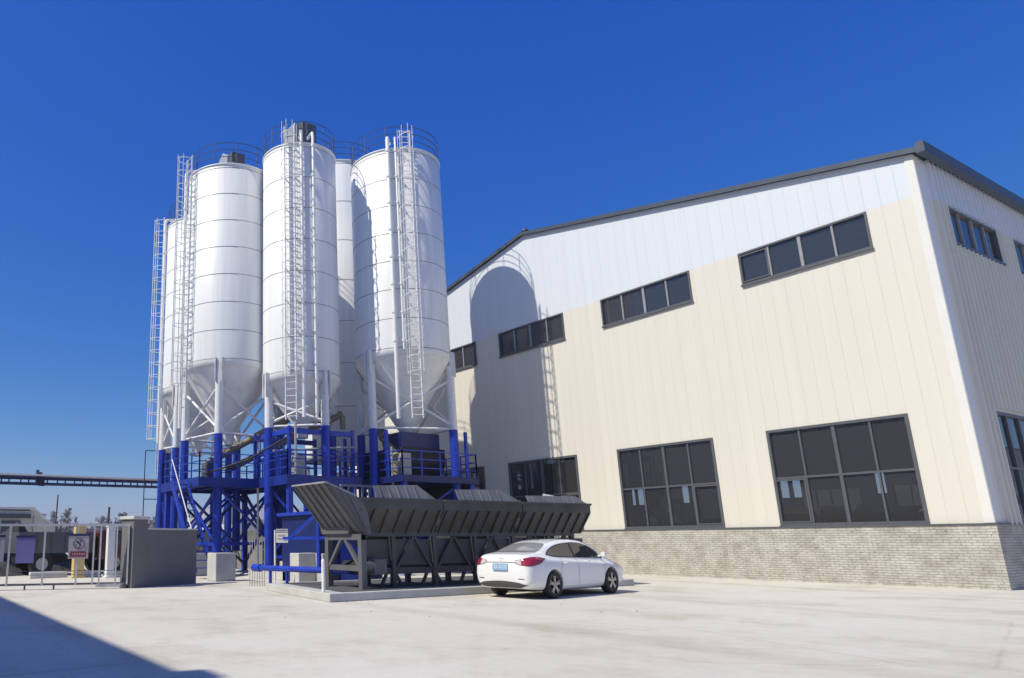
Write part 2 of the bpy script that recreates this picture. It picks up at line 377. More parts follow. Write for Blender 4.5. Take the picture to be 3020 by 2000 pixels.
# roof
b = MB()
t = .09; ov = .16; oe = .2; sl_ = (ZR-ZE)/(XR-XC)
for s in (1, -1):
    xe = XC+s*(XR-XC+oe); ze = ZE-oe*sl_+.04
    P = [(XC, ZR+.04), (xe, ze), (xe, ze+t), (XC, ZR+.04+t)]
    b.prism([(px, Y0-ov, pz) for px, pz in P], (0, YB-Y0+2*ov, 0))
b.build('roof', M['roof'], wh)
b = MB()
for s in (1, -1):
    xe = XC+s*(XR-XC+oe); ze = ZE-oe*sl_; b = MB()
    b.box(*sorted((xe-s*.02, xe+s*.20)), Y0-ov-.03, YB+ov, ze-.08, ze+.27)
    b.build('gutter', M['roof'], wh)
b = MB()
for s in (1, -1):
    xe = XC+s*(XR-XC+oe+.0); ze = ZE-oe*sl_
    P = [(XC, ZR-.03), (xe, ze-.03), (xe, ze+.15), (XC, ZR+.15)]
    b.prism([(px, Y0-ov-.028, pz) for px, pz in P], (0, .025, 0))
b.build('verge_trim', M['roof'], wh)
b = MB()
b.tube([(XC-.1, Y0+.3, ZR+.1), (XC-.1, Y0+.3, ZR+.35)], .12, 14); b.lathe((XC-.1, Y0+.3, ZR+.35), [(.18, 0), (.17, .06), (.08, .14), (.0, .17)], 16)
b.build('roof_vent', M['roof'], wh)
# windows
def window(c, z0, z1, side=False, mull=(.25, .5, .75), rail=None, sash=()):
    """c = (a,b) span along the wall"""
    a, bb = c
    def P(u, d, z): return (XR-d, u, z) if side else (u, Y0+d, z)   # d: depth inwards
    def bx(mb, u0, u1, d0, d1, q0, q1):
        A = P(u0, d0, q0); B = P(u1, d1, q1)
        mb.box(min(A[0], B[0]), max(A[0], B[0]), min(A[1], B[1]), max(A[1], B[1]), q0, q1)
    f = MB(); W = .09 if rail else .065; dp = .07
    sgn = -.035
    bx(f, a, a+W, sgn, dp+.1, z0, z1); bx(f, bb-W, bb, sgn, dp+.1, z0, z1)
    bx(f, a+W, bb-W, sgn, dp+.1, z1-W, z1); bx(f, a+W, bb-W, sgn, dp+.1, z0, z0+W*1.15)
    bx(f, a-.02, bb+.02, sgn-.05, sgn-.002, z0-.05, z0+.03)
    fo = f.build('window', M['frame'], wh)
    zsplit = [z0+W*1.15, z1-W]
    zl = [zsplit] if rail is None else [[zsplit[0], rail-.035], [rail+.035, zsplit[1]]]
    for q in mull:
        u = a+(bb-a)*q; hw = .03 if q != .5 else .05
        for s0, s1 in zl:
            m = MB(); bx(m, u-hw, u+hw, .0, .09, s0, s1); m.build('mullion', M['lframe'] if rail is None else M['frame'], fo)
    if rail is not None:
        m = MB(); bx(m, a+W, bb-W, .0, .09, rail-.035, rail+.035); m.build('transom', M['frame'], fo)
    for q0, q1, s0, s1 in sash:     # opening sash frames
        m = MB(); u0 = a+(bb-a)*q0+.03; u1 = a+(bb-a)*q1-.03
        for (v0, v1, h0, h1) in ((u0, u0+.05, s0, s1), (u1-.05, u1, s0, s1), (u0+.05, u1-.05, s0, s0+.05), (u0+.05, u1-.05, s1-.05, s1)):
            bx(m, v0, v1, -.02, .05, h0, h1)
        m.build('sash', M['frame'], fo)
    gl = MB(); d = .06
    A, B, C_, D = P(a+W, d, z0+W), P(bb-W, d, z0+W), P(bb-W, d, z1-W), P(a+W, d, z1-W)
    gl.quad(A, B, C_, D); gl.keep = True; gl.build('pane', M['glass'], fo)
for i, c in enumerate(centres):
    window((c-WW/2, c+WW/2), UP[0], UP[1], sash=((0, .25, UP[0]+.11, UP[1]-.1),) if i == 0 else ())
    sh = [((0, .25, 1.92, 3.38),), ((.75, 1, 1.92, 3.38),), ((.75, 1, 1.92, 3.38),), (), ()][i]
    window((c-WW/2, c+WW/2), LO[0], LO[1], rail=3.43, sash=sh)
for p in swin:
    window(p, UP[0], UP[1], True); window(p, LO[0], LO[1], True, rail=3.43)
# interior floor and steel frames seen through the panes
b = MB()
b.box(XL+.3, XR-.3, Y0+.35, YB-.2, .004, .05); b.build('interior_floor', M['dconcrete'], wh)
b = MB()
for yy in np.arange(Y0+6, YB-3, 6):
    for xc in (XL+.5, XC, XR-.5): b.bar((xc, yy, .05), (xc, yy, ztop(xc)-.3), .3, .3)
    for s in (1, -1): b.bar((XC, yy, ZR-.35), (XC+s*15.2, yy, ZE-.35), .25, .5)
b.box(XL+2, XR-2, Y0+14, Y0+14.4, 7.0, 7.9)
b.build('steel_frame', M['interior'], wh)

# ------------------------------------------------------------------ silos
def angp(c, R, a, z): return (c[0]+R*math.cos(a), c[1]+R*math.sin(a), z)
def silo(cx, cy, R, ztop_, zcyl, zout, legs, ladder, pipes, label, ang_ref, legz=.9, cyl_only=False, zchange=6.36, filt='box', lad_bottom=6.5):
    """angles in degrees relative to the direction facing the yard (ang_ref)"""
    A = lambda d: rad(ang_ref+d)
    c = (cx, cy, 0)
    t = thing('cement_silo', label, 'silo', (cx, cy, 0), 'white cement silos of the batching plant')
    b = MB(); b.lathe(c, [(R, zcyl), (R, ztop_), (R-.02, ztop_+.02), (.35, ztop_+.62), (0, ztop_+.64)], 72)
    b.build('shell', M['silo'], t)
    n = 7
    for i in range(n+1):
        b = MB(); z = zcyl+.32+(ztop_-.22-zcyl-.32)*i/n
        b.lathe((cx, cy, z), [(R+.001, -.016), (R+.006, -.014), (R+.006, .014), (R+.001, .016)], 72)
        b.build('seam', M['seam'], t)
    b = MB(); b.lathe(c, [(R+.004, ztop_-.06), (R+.035, ztop_-.055), (R+.035, ztop_+.01), (R, ztop_+.03)], 72); b.build('rim', M['white'], t)
    b = MB(); b.lathe(c, [(R+.02, zcyl+.28), (R+.02, zcyl-.02), (R-.01, zcyl-.03)], 72); b.build('ring_beam', M['white'], t)
    if not cyl_only:
        b = MB(); b.lathe(c, [(R-.01, zcyl-.02), (.28, zout), (.28, zout-.45)], 72); b.build('cone', M['silo'], t)
    # legs : white above, blue below
    for a in legs:
        a = A(a); p = angp(c, R-.06, a, 0); rl = .185
        b = MB(); b.tube([(p[0], p[1], zchange), (p[0], p[1], zcyl-.25)], rl, 16)
        lo = b.build('leg', M['white'], t)
        b = MB(); b.tube([(p[0], p[1], legz+.03), (p[0], p[1], zchange-.002)], rl+.012, 16)
        b.box(p[0]-.3, p[0]+.3, p[1]-.3, p[1]+.3, legz, legz+.028)
        b.build('leg_base', M['blue'], lo)
        b = MB()
        tx, ty = -math.sin(a), math.cos(a); q = angp(c, R+.08, a, 0)
        for s in (-.15, .15):
            b.bar((q[0]+tx*s, q[1]+ty*s, zcyl-.75), (q[0]+tx*s, q[1]+ty*s, zcyl+.38), .03, .22, (math.cos(a), math.sin(a), 0))
        b.bar((q[0], q[1], zcyl-.55), (q[0], q[1], zcyl+.30), .16, .05, (math.cos(a), math.sin(a), 0))
        b.build('leg_bracket', M['white'], lo)
    L = sorted(legs)
    b = MB()
    for a0, a1 in zip(L, L[1:]+[L[0]+360]):
        if a1-a0 > 140: continue
        p0 = angp(c, R-.06, A(a0), 0); p1 = angp(c, R-.06, A(a1), 0)
        b.tube([(p0[0], p0[1], zchange+.06), (p1[0], p1[1], zchange+.06)], .055, 8)
        b.tube([(p0[0], p0[1], zchange+.2), (p1[0], p1[1], zcyl-.9)], .06, 8)
        b.tube([(p1[0], p1[1], zchange+.2), (p0[0], p0[1], zcyl-.9)], .06, 8)
    if b.v: b.build('brace', M['white'], t)
    b = MB()
    for a0, a1 in zip(L, L[1:]+[L[0]+360]):
        if a1-a0 > 140: continue
        p0 = angp(c, R-.06, A(a0), 0); p1 = angp(c, R-.06, A(a1), 0)
        b.bar((p0[0], p0[1], legz+.3), (p1[0], p1[1], 3.75), .10, .10); b.bar((p1[0], p1[1], legz+.3), (p0[0], p0[1], 3.75), .10, .10)
        b.bar((p0[0], p0[1], legz+.35), (p1[0], p1[1], legz+.35), .10, .14)
    if b.v: b.build('lower_brace', M['blue'], t)
    # top railing
    b = MB(); Rr = R-.05
    for dz in (.4, .78, 1.15): b.ring(c, Rr, ztop_+dz, .018, 56)
    for k in range(12):
        p = angp(c, Rr, k*math.pi/6+.2, 0); b.tube([(p[0], p[1], ztop_-.02), (p[0], p[1], ztop_+1.15)], .02, 6)
    b.build('top_railing', M['rail'], t)
    # caged ladder
    if ladder is not None:
        a = A(ladder); b = MB(); er = Vector((math.cos(a), math.sin(a), 0)); et = Vector((-math.sin(a), math.cos(a), 0))
        base = Vector((cx, cy, 0))+er*(R+.20); hw = .24; zt = ztop_+.8
        for s in (-1, 1): b.bar(base+et*hw*s+Vector((0, 0, lad_bottom)), base+et*hw*s+Vector((0, 0, zt)), .05, .05)
        z = lad_bottom+.15
        while z < zt: b.tube([base-et*hw+Vector((0, 0, z)), base+et*hw+Vector((0, 0, z))], .018, 5); z += .3
        z = lad_bottom+1
        while z < ztop_: 
            for s in (-1, 1): b.bar(base+et*hw*s+Vector((0, 0, z)), base+et*hw*s-er*.22+Vector((0, 0, z)), .04, .04)
            z += 1.5
        lo = b.build('ladder', M['white'], t)
        b = MB(); z = lad_bottom+2.0
        def hoop(k): ph = math.pi*k/8; return base+et*(.36*math.cos(ph))+er*(.02+.62*math.sin(ph))
        while z < zt-.05:
            b.tube([hoop(k)+Vector((0, 0, z)) for k in range(9)], .02, 5); z += .72
        for k in (0, 2, 4, 6, 8): b.bar(hoop(k)+Vector((0, 0, lad_bottom+2.0)), hoop(k)+Vector((0, 0, zt)), .04, .015, tuple(et))
        b.build('safety_cage', M['white'], lo)
    # fill pipes
    for a, rp in pipes:
        a = A(a); b = MB(); p = angp(c, R+rp+.06, a, 0); q = angp(c, R-.6, a, 0)
        b.tube([(p[0], p[1], 6.6 if rp > .06 else zcyl+.2), (p[0], p[1], ztop_+.35), (p[0]*.9+q[0]*.1, p[1]*.9+q[1]*.1, ztop_+.52), (q[0], q[1], ztop_+.6)], rp, 12)
        for k in range(8):
            z = zcyl+.6+k*(ztop_-zcyl-.8)/7
            b.tube([(p[0], p[1], z-.05), (p[0], p[1], z+.05)], rp+.03, 12)
        b.build('fill_pipe', M['white'], t)
    # roof filter
    b = MB()
    if filt == 'box':
        b.prism([(cx-.55, cy-.5, ztop_+.3), (cx+.5, cy-.5, ztop_+.3), (cx+.5, cy-.5, ztop_+1.30), (cx-.05, cy-.5, ztop_+1.70), (cx-.55, cy-.5, ztop_+1.45)], (0, .95, 0))
        b.build('roof_filter', M['galv'], t, bevel=.02)
        b = MB(); b.box(cx+.503, cx+.85, cy-.4, cy+.35, ztop_+0.80, ztop_+1.40); b.tube([(cx+.86, cy-.05, ztop_+1.10), (cx+1.02, cy-.05, ztop_+1.10)], .2, 12)
        b.build('filter_motor', M['frame'], t, bevel=.02)
    elif filt == 'tall':
        b.box(cx-.5, cx+.55, cy-.55, cy+.5, ztop_+.3, ztop_+1.75); b.build('roof_filter', M['galv'], t, bevel=.02)
        b = MB(); b.box(cx+.553, cx+.95, cy-.35, cy+.45, ztop_+.3, ztop_+1.65); b.tube([(cx+.96, cy+.05, ztop_+1.1), (cx+1.08, cy+.05, ztop_+1.1)], .19, 14)
        b.build('filter_motor', M['frame'], t, bevel=.02)
    else:
        b.tube([(cx-.6, cy-.5, ztop_+.4), (cx-.4, cy-.4, ztop_+.95), (cx+.1, cy, ztop_+1.1), (cx+.5, cy+.2, ztop_+.5)], .12, 10)
        b.lathe((cx, cy-.7, ztop_+.35), [(.3, 0), (.3, .5), (.0, .62)], 16); b.build('roof_filter', M['white'], t)
    return t
FACE = lambda x, y: math.degrees(math.atan2(-y, -x))
silo(-26.30, 21.25, 2.24, 19.8, 9.55, 6.3, [-42, 78, 168, 258], 13, [(-7, .085), (2, .05)], 'white cement silo nearest the warehouse, caged ladder on its front', FACE(-26.3, 21.25), filt='pipes', zchange=6.3, lad_bottom=6.6)
silo(-27.95, 16.56, 1.80, 19.85, 8.4, 6.4, [-58, 36, 126, 216], -13, [(3, .085), (20, .07)], 'slim tall white cement silo in the middle with grey filter box on top', FACE(-27.95, 16.56), legz=.4, filt='tall', zchange=6.3)
silo(-30.95, 14.25, 2.18, 19.4, 9.25, 6.3, [-12, 78, 168, 258], -62, [(-84, .085)], 'white cement silo left of the slim one, angled grey filter on top', FACE(-30.95, 14.25), legz=.95, zchange=6.1)
silo(-36.6, 15.0, 2.0, 19.2, 9.2, 6.4, [-35, -75, 60, 150, 240], -100, [(-86, .085)], 'rearmost left white silo, mostly hidden, free standing ladder cage on its left', FACE(-36.6, 15), legz=.5, filt='pipes', zchange=6.2, lad_bottom=4.9)
silo(-32.5, 22.0, 2.2, 22.5, 5.6, 5.0, [0, 90, 180, 270], None, [(-20, .06)], 'shaded grey white silo glimpsed in the gap behind the front silos', FACE(-32.1, 21.9), legz=.3, cyl_only=True, zchange=4.6, filt='pipes')

# ------------------------------------------------------------------ mixing plant : blue platform, mixer, screw conveyors
pl = thing('plant_platform', 'blue steel mixing platform with railings under the silos', 'platform', (-28, 16, 0))
ZD = 3.95
decks = [(-33.3, -28.75, 11.9, 16.4), (-29.7, -26.1, 14.75, 18.4), (-29.0, -24.1, 19.2, 23.4)]
def deck(x0, x1, y0, y1):
    b = MB()
    b.box(x0, x1, y0, y1, ZD+.10, ZD+.14)
    for (xa, xb, ya, yb) in ((x0, x1, y0-.06, y0), (x0, x1, y1, y1+.06), (x0-.06, x0, y0-.06, y1+.06), (x1, x1+.06, y0-.06, y1+.06)):
        b.box(xa, xb, ya, yb, ZD-(.12 if x0 < -28.99 and y0 > 19 else .24), ZD+.16)
    for k in range(1, 5): b.box(x0, x1, y0+(y1-y0)*k/5-.06, y0+(y1-y0)*k/5+.06, ZD-.12, ZD+.098)
    return b.build('deck', M['navy' if x0 < -28.99 and y0 > 19 else 'dblue'], pl)  # deck blues darkened, shade under the silos put into the colour
def railing(p, q, parent, z0, h=1.1, n=3, m='blue', gap=1.0):
    b = MB(); p = Vector(p); q = Vector(q); L = (q-p).length; k = max(1, round(L/gap))
    for i in range(k+1):
        a = p.lerp(q, i/k); b.bar((a.x, a.y, z0), (a.x, a.y, z0+h), .05, .05)
    for i in range(n):
        z = z0+h*(i+1)/n-.03
        b.tube([(p.x, p.y, z), (q.x, q.y, z)], .024, 6)
    return b.build('railing', M[m], parent)
for d in decks: deck(*d)
for p, q in (((-33.3, 11.9), (-28.75, 11.9)), ((-28.75, 11.9), (-28.75, 14.7)), ((-33.3, 11.9), (-33.3, 16.4)), ((-33.3, 16.4), (-29.8, 16.4)),
             ((-28.7, 14.75), (-26.1, 14.75)), ((-26.1, 14.75), (-26.1, 18.3)), ((-29.7, 18.4), (-29.7, 16.4)),
             ((-28.9, 19.2), (-24.1, 19.2)), ((-24.1, 19.2), (-24.1, 23.4)), ((-29.0, 23.4), (-24.1, 23.4)), ((-29.0, 19.3), (-29.0, 23.4))):
    railing((*p, 0), (*q, 0), pl, ZD+.14)
for (x, y) in ((-33.1, 12.1), (-28.95, 16.2), (-33.1, 16.2), (-26.3, 18.1), (-26.3, 14.95), (-24.3, 19.4), (-24.3, 23.2), (-28.8, 23.2), (-28.8, 19.4)):
    b = MB(); b.bar((x, y, .02), (x, y, ZD-.02), .22, .22); b.bar((x, y, .0), (x, y, .02), .5, .5); b.build('column', M['blue'], pl)
for p, q in (((-33.1, 16.2), (-28.95, 16.2)), ((-28.95, 16.2), (-26.3, 14.95)), ((-26.3, 14.95), (-26.3, 18.1)), ((-24.3, 19.4), (-24.3, 23.2)), ((-28.8, 23.2), (-24.3, 23.2)), ((-33.1, 12.1), (-33.1, 16.2))):
    for z0, z1 in ((.3, ZD-.2), (ZD-.2, .3)):
        b = MB(); b.bar((*p, z0), (*q, z1), .12, .10); b.build('cross_brace', M['navy'], pl)
# upper frame of the mixing storey
for (x, y) in ((-29.5, 14.95), (-26.3, 14.95), (-26.3, 18.2), (-29.5, 18.2), (-25.4, 19.4), (-24.35, 23.1), (-28.7, 23.1), (-28.7, 19.4)):
    b = MB(); b.bar((x, y, ZD+.15), (x, y, 6.2), .12, .12); b.build('post', M['blue'], pl)
for p, q in (((-29.5, 14.95), (-26.3, 14.95)), ((-26.3, 14.95), (-26.3, 18.2)), ((-29.5, 14.95), (-29.5, 18.2))):
    b = MB(); b.bar((*p, 6.0), (*q, 6.0), .14, .22); b.bar((*p, 5.0), (*q, 5.0), .06, .08); b.build('beam', M['blue'], pl)
for i in range(9):
    x = -29.3+i*.36; b = MB(); b.bar((x, 14.93, ZD+.15), (x, 14.93, 5.9), .035, .035); b.build('mesh_bar', M['blue'], pl)
# stair down from the platform
b = MB()
for s in (0, .7): b.bar((-26.7+s*0, 11.2-s*1.0 if 0 else 11.0+s, .25), (-29.7, 11.0+s, ZD), .06, .22)
for k in range(13):
    f = (k+.5)/13; b.box(-26.7-3*f-.12, -26.7-3*f+.12, 11.03, 11.67, .25+(ZD-.25)*f, .28+(ZD-.25)*f)
b.build('stair', M['blue'], pl)
b = MB()
for s in (0,): b.tube([(-26.7, 11.0+s, 1.2), (-29.7, 11.0+s, ZD+.95)], .025, 6)
b.build('stair_rail', M['white'], pl)

mx = thing('concrete_mixer', 'dark blue twin shaft mixer body on the platform under the silo by the warehouse', 'mixer', (-26.6, 21.2, ZD+.14))
b = MB(); b.prism([(-28.0, 20.0, ZD+.2), (-25.4, 20.0, ZD+.2), (-25.1, 20.0, ZD+.8), (-25.1, 20.0, ZD+1.5), (-28.3, 20.0, ZD+1.5), (-28.3, 20.0, ZD+.8)], (0, 2.5, 0)); b.build('drum', M['black'], mx, bevel=.03)
b = MB(); b.box(-26.6, -25.2, 20.1, 22.3, ZD+1.503, ZD+2.2); b.build('hood', M['navy'], mx, bevel=.03)
b = MB(); b.tube([(-25.6, 19.99, ZD+.9), (-25.6, 19.55, ZD+.9)], .3, 16); b.build('drive_motor', M['blue'], mx)
b = MB(); b.prism([(-27.4, 20.7, ZD+.09), (-26.0, 20.7, ZD+.09), (-26.3, 20.7, 2.6), (-27.1, 20.7, 2.6)], (0, 1.2, 0)); b.build('discharge_chute', M['black'], mx)
b = MB()
for k in range(4): b.box(-28.5, -24.4, 23.0, 23.1, .1+k*.95, 1.0+k*.95)
b.build('shade_backing', M['black'], mx)  # black sheet added to stand in for the deep shade under the silo

cab = thing('control_cabin', 'blue panelled cabin at the foot of the plant behind the notice board', 'cabin', (-22.4, 14.2, 0))
b = MB(); b.box(-23.8, -21.2, 13.2, 15.8, .0, 2.3)
for k in range(7): b.box(-21.198, -21.17, 13.3+k*.38, 13.34+k*.38, .1, 2.2)
b.build('wall', M['navy'], cab, bevel=.02)
b = MB(); b.box(-23.95, -21.05, 13.05, 15.95, 2.303, 2.42); b.build('roof', M['blue'], cab)
b = MB(); b.box(-21.168, -21.14, 14.0, 14.9, .08, 2.05); b.build('door', M['blue'], cab)
# inclined frame in front of the cabin
fr = thing('pipe_frame', 'blue tubular frame with long low rail and diagonal braces in front of the cabin', 'frame', (-18.6, 11.4, 0))
b = MB(); b.tube([(-20.2, 10.45, .62), (-16.6, 11.3, .62)], .085, 12); b.tube([(-20.2, 10.45, .62), (-20.55, 10.38, .62)], .115, 12); b.build('rail', M['blue'], fr)
for f, h in ((.12, .62), (.32, .55)):
    b = MB(); x = -20.2+3.6*f; y = 10.45+.85*f; b.tube([(x, y, 0.2 if x > -18.9 else .0), (x, y, h)], .05, 8); b.build('post', M['blue'], fr)
b = MB(); b.tube([(-17.75, 11.03, .6), (-17.75, 11.03, 2.25)], .07, 12); b.build('mast', M['blue'], fr)
for dx in (-1.15, 1.1):
    b = MB(); b.bar((-17.75, 11.03, 2.2), (-17.75+dx, 11.03+dx*.24, 1.5), .07, .09); b.build('diagonal', M['blue'], fr)
b = MB(); b.bar((-19.2, 10.69, 1.5), (-16.6, 11.3, 1.5), .06, .08); b.build('crossbar', M['blue'], fr)

def screw(name, p, q, r, label, m='tan'):
    t = thing(name, label, 'conveyor', p, 'inclined screw conveyors under the silos')
    P = Vector(p); Q = Vector(q); d = (Q-P).normalized()
    b = MB(); b.tube([P, Q], r, 16); b.build('tube', M[m], t)
    b = MB()
    for f in (.02, .35, .68, .98): b.tube([P.lerp(Q, f)-d*.04, P.lerp(Q, f)+d*.04], r+.05, 16)
    b.build('flange', M[m], t)
    b = MB(); b.tube([P-d*.55, P-d*.005], r*1.1, 14); b.build('motor', M['frame'], t)
    b = MB(); b.tube([Q-Vector((0, 0, .1)), Q-Vector((0, 0, .7))], r*.9, 12); b.build('outlet', M[m], t)
    return t
screw('screw_conveyor', (-31.2, 13.7, 5.2), (-27.6, 17.2, 7.6), .17, 'dusty tan screw conveyor tube rising to the right under the left silo')
screw('screw_conveyor', (-31.0, 14.7, 4.9), (-27.2, 18.3, 7.1), .15, 'second tan screw conveyor tube, lower and behind the first')
screw('screw_conveyor', (-26.9, 20.4, 6.15), (-25.2, 19.75, 4.9), .22, 'short steep tan conveyor tube under the silo by the warehouse')

# belt gallery to the left of the silos
gl = thing('belt_gallery', 'long raised dark conveyor gallery running out to the left behind the gate', 'conveyor', (-40, 5, 0))
A_ = Vector((-37.0, 1.5, 0)); B_ = Vector((-41.6, 15.3, 0))
def gp(f, off, z): 
    d = (B_-A_).normalized(); n_ = Vector((-d.y, d.x, 0)); p = A_.lerp(B_, f)+n_*off; return Vector((p.x, p.y, z+.4*f))
b = MB()
for off in (-.4, .4):
    b.bar(gp(0, off, 4.18), gp(1, off, 4.18), .09, .09); b.bar(gp(0, off, 4.46), gp(1, off, 4.46), .1, .1)
    for k in range(15): b.bar(gp(k/14, off, 4.15), gp(k/14, off, 4.44), .06, .06)
b.build('truss', M['navy'], gl)
b = MB(); b.prism([gp(0, -.5, 4.55), gp(0, .5, 4.55), gp(0, .4, 4.64), gp(0, 0, 4.68), gp(0, -.4, 4.64)], gp(1, 0, 0)-gp(0, 0, 0)); b.build('cover', M['galv'], gl)
b = MB()
for k in range(3):
    p = gp(.42, -.2+.2*k, 4.6); b.box(p.x-.25, p.x-.1, p.y-.35+.2*k, p.y-.2+.25*k, p.z-.5, p.z+.3-.1*k)
b.build('drive_unit', M['frame'], gl)
for f in (.05, .97):
    b = MB(); p = gp(f, -.35, 4.1); b.bar((p.x, p.y, 0), p, .14, .14); p = gp(f, .35, 4.1); b.bar((p.x, p.y, 0), p, .14, .14); b.build('trestle', M['navy'], gl)
b = MB()
P = [Vector((-39.9, 13.15, 0)), Vector((-39.42, 14.5, 0))]
for z in (3.75, 6.5): b.bar(P[0]+Vector((0, 0, z)), P[1]+Vector((0, 0, z)), .05)
for p in P+[P[0].lerp(P[1], .6)]: b.bar(p+Vector((0, 0, 0)), p+Vector((0, 0, 6.5)), .045)
tag(b.build('wire_screen', M['rail']), 'thin dark wire frame standing at the left end of the silo platform', 'frame')
ORG_ = None

# ------------------------------------------------------------------ batcher slab, pedestals
b = MB()
b.prism([(-15.0, 9.6, 0.0), (-15.0, 20.9, 0.0), (-19.6, 20.9, 0.0), (-19.6, 10.3, 0.0)], (0, 0, .2))
struct(b.build('slab', M['concrete'], bevel=.02))
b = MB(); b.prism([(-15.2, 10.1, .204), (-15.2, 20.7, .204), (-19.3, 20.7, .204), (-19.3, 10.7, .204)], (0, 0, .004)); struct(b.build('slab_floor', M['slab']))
def block(name, x0, x1, y0, y1, h, m, label, cat, z0=0., rz=0.):
    b = MB(); b.box(x0, x1, y0, y1, z0, h); o = b.build(name, M[m], bevel=.025); return tag(o, label, cat)
block('pedestal', -31.6, -28.9, 11.2, 13.2, .93, 'concrete', 'low square concrete pedestal under the front leg of the left silo', 'pedestal')
block('pedestal', -27.9, -27.0, 14.1, 15.1, .38, 'concrete', 'small concrete pedestal under the slim middle silo', 'pedestal')
block('concrete_block', -25.4, -24.6, 10.9, 11.7, 1.0, 'concrete', 'concrete block beside the end of the grey boundary wall', 'concrete block')
block('concrete_block', -26.6, -23.4, 13.2, 13.6, .34, 'concrete', 'long low pale concrete kerb block left of the mesh panel', 'concrete block')
block('concrete_block', -21.75, -21.15, 12.35, 13.1, 1.02, 'concrete', 'upright pale concrete block behind the blue rail, under the notice', 'concrete block')
block('concrete_block', -21.4, -20.7, 13.0, 13.19, 1.0, 'concrete', 'pale concrete block beside the hopper frame, right of the notice', 'concrete block')
block('concrete_bench', -26.2, -24.6, 14.4, 15.2, .62, 'concrete', 'low pale concrete bench block behind the kerb block', 'concrete block', z0=.0)
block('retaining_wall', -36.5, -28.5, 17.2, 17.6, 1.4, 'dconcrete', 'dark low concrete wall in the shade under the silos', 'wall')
b = MB(); b.tube([(-15.55, 9.78, .204), (-15.55, 9.78, .95)], .045, 10); b.lathe((-15.55, 9.78, .95), [(.045, 0), (.03, .03), (0, .04)], 10)
tag(b.build('bollard', M['white']), 'thin white post standing on the front corner of the batcher slab', 'post')

# ------------------------------------------------------------------ aggregate batcher
ba = thing('aggregate_batcher', 'long dark grey aggregate hopper of three bins on a steel frame', 'hopper', (-16.5, 15.5, .2))
XF, XBK = -15.65, -17.4
YE0, YE1 = 10.9, 20.0
ZT, ZM, ZL = 2.53, 2.24, 1.60
# front plate : vertical band, then sloping ribbed plate
def ribs_front(b, y0, y1):
    n = max(2, round((y1-y0)/.42))
    for k in range(n+1):
        y = y0+(y1-y0)*k/n; b.bar((XF+.02, y, ZM-.02), (XF-.42, y, ZL+.02), .045, .06)
ycut = [YE0, 13.85, 16.95, 20.05]
for i in range(3):
    y0, y1 = ycut[i]+.03, ycut[i+1]-.03
    b = MB()
    b.prism([(XF, y0, ZT), (XF, y0, ZM), (XF-.45, y0, ZL), (XF-.50, y0, ZL), (XF-.05, y0, ZM), (XF-.05, y0, ZT)], (0, y1-y0, 0))
    ribs_front(b, y0+.1, y1-.1)
    b.bar((XF+.03, y0, ZT-.03), (XF+.03, y1, ZT-.03), .06, .06)
    b.build('front_plate', M['dgrey'], ba)
    b = MB()
    b.prism([(XBK, y0, ZL), (XBK, y1, ZL), (XBK-.35, y1, ZT), (XBK-.35, y0, ZT)], (-.05, 0, 0)); b.build('back_plate', M['dgrey'], ba)
    b = MB()     # raised side board leaning in
    ya, yb, yc, h0, h1 = [(11.62, 13.15, 13.66, .34, .40), (14.52, 16.32, 16.98, .31, .36), (17.32, 19.6, 19.95, .20, .24)][i]
    xl = lambda h: XF-.06-.5*h
    b.prism([(xl(0), ya, ZT), (xl(h0), ya, ZT+h0), (xl(h1), yb, ZT+h1), (xl(0), yc, ZT)], (-.03, 0, 0))
    for k in range(5):
        y = ya+(yb-ya)*(k+.5)/5; h = (h0+(h1-h0)*(k+.5)/5)*.97; b.bar((xl(0)+.012, y, ZT+.01), (xl(h)+.012, y, ZT+h), .03, .03, (0, 1, 0))
    b.build('side_board', M['board'], ba)
    for y in (y0, y1):
        b = MB(); b.prism([(XF-.06, y, ZT-.02), (XBK-.3, y, ZT-.02), (XBK-.02, y, ZL), (XF-.5, y, ZL)], (0, .04 if y == y0 else -.04, 0)); b.build('divider', M['mgrey'], ba)
    b = MB(); b.prism([(XF-.7, (y0+y1)/2-.6, ZL-.01), (XBK+.2, (y0+y1)/2-.6, ZL-.01), (XBK+.35, (y0+y1)/2-.6, 1.25), (XF-.85, (y0+y1)/2-.6, 1.25)], (0, 1.2, 0)); b.build('discharge_gate', M['dgrey'], ba)
# last bin end plate, sloping out
b = MB(); b.prism([(XF-.45, 19.45, ZL), (XBK, 19.45, ZL), (XBK-.35, 20.3, ZT+.45), (XF, 20.10, ZT)], (0, .04, 0)); b.build('end_plate', M['lgrey'], ba)
# near end : tall outward sloping ribbed plate and its cheek
b = MB()
P0, P1, P2, P3 = Vector((XF, 11.1, 1.60)), Vector((XBK-.05, 11.1, 1.60)), Vector((XBK+.05, 9.99, 2.88)), Vector((XF, 9.99, 2.86))
b.prism([P0, P1, P2, P3], (0, .05, .03))
nrm = (P1-P0).cross(P3-P0).normalized()
if nrm.y > 0: nrm = -nrm
for k in range(6):
    f = (k+.25)/5.5; a = P0.lerp(P1, f)+nrm*.02; c = P3.lerp(P2, f)+nrm*.02; b.bar(a, c, .045, .05, tuple(nrm))
b.build('end_plate', M['mgrey'], ba)
b = MB()
b.prism([(XF+.02, 11.14, 1.59), (XF+.02, 10.0, 2.88), (XF+.02, 10.95, 2.52), (XF+.02, 11.12, 2.38), (XF+.02, 11.24, 2.15), (XF+.02, 11.3, 1.85), (XF+.02, 11.32, 1.59)], (-.04, 0, 0))
for k in (1, 2):
    f = k*.32; b.bar((XF+.03, 10.0+.95*f, 2.88-.36*f-.02), (XF+.03, 11.14+.16*f*.6, 1.62), .02, .035, (1, 0, 0))
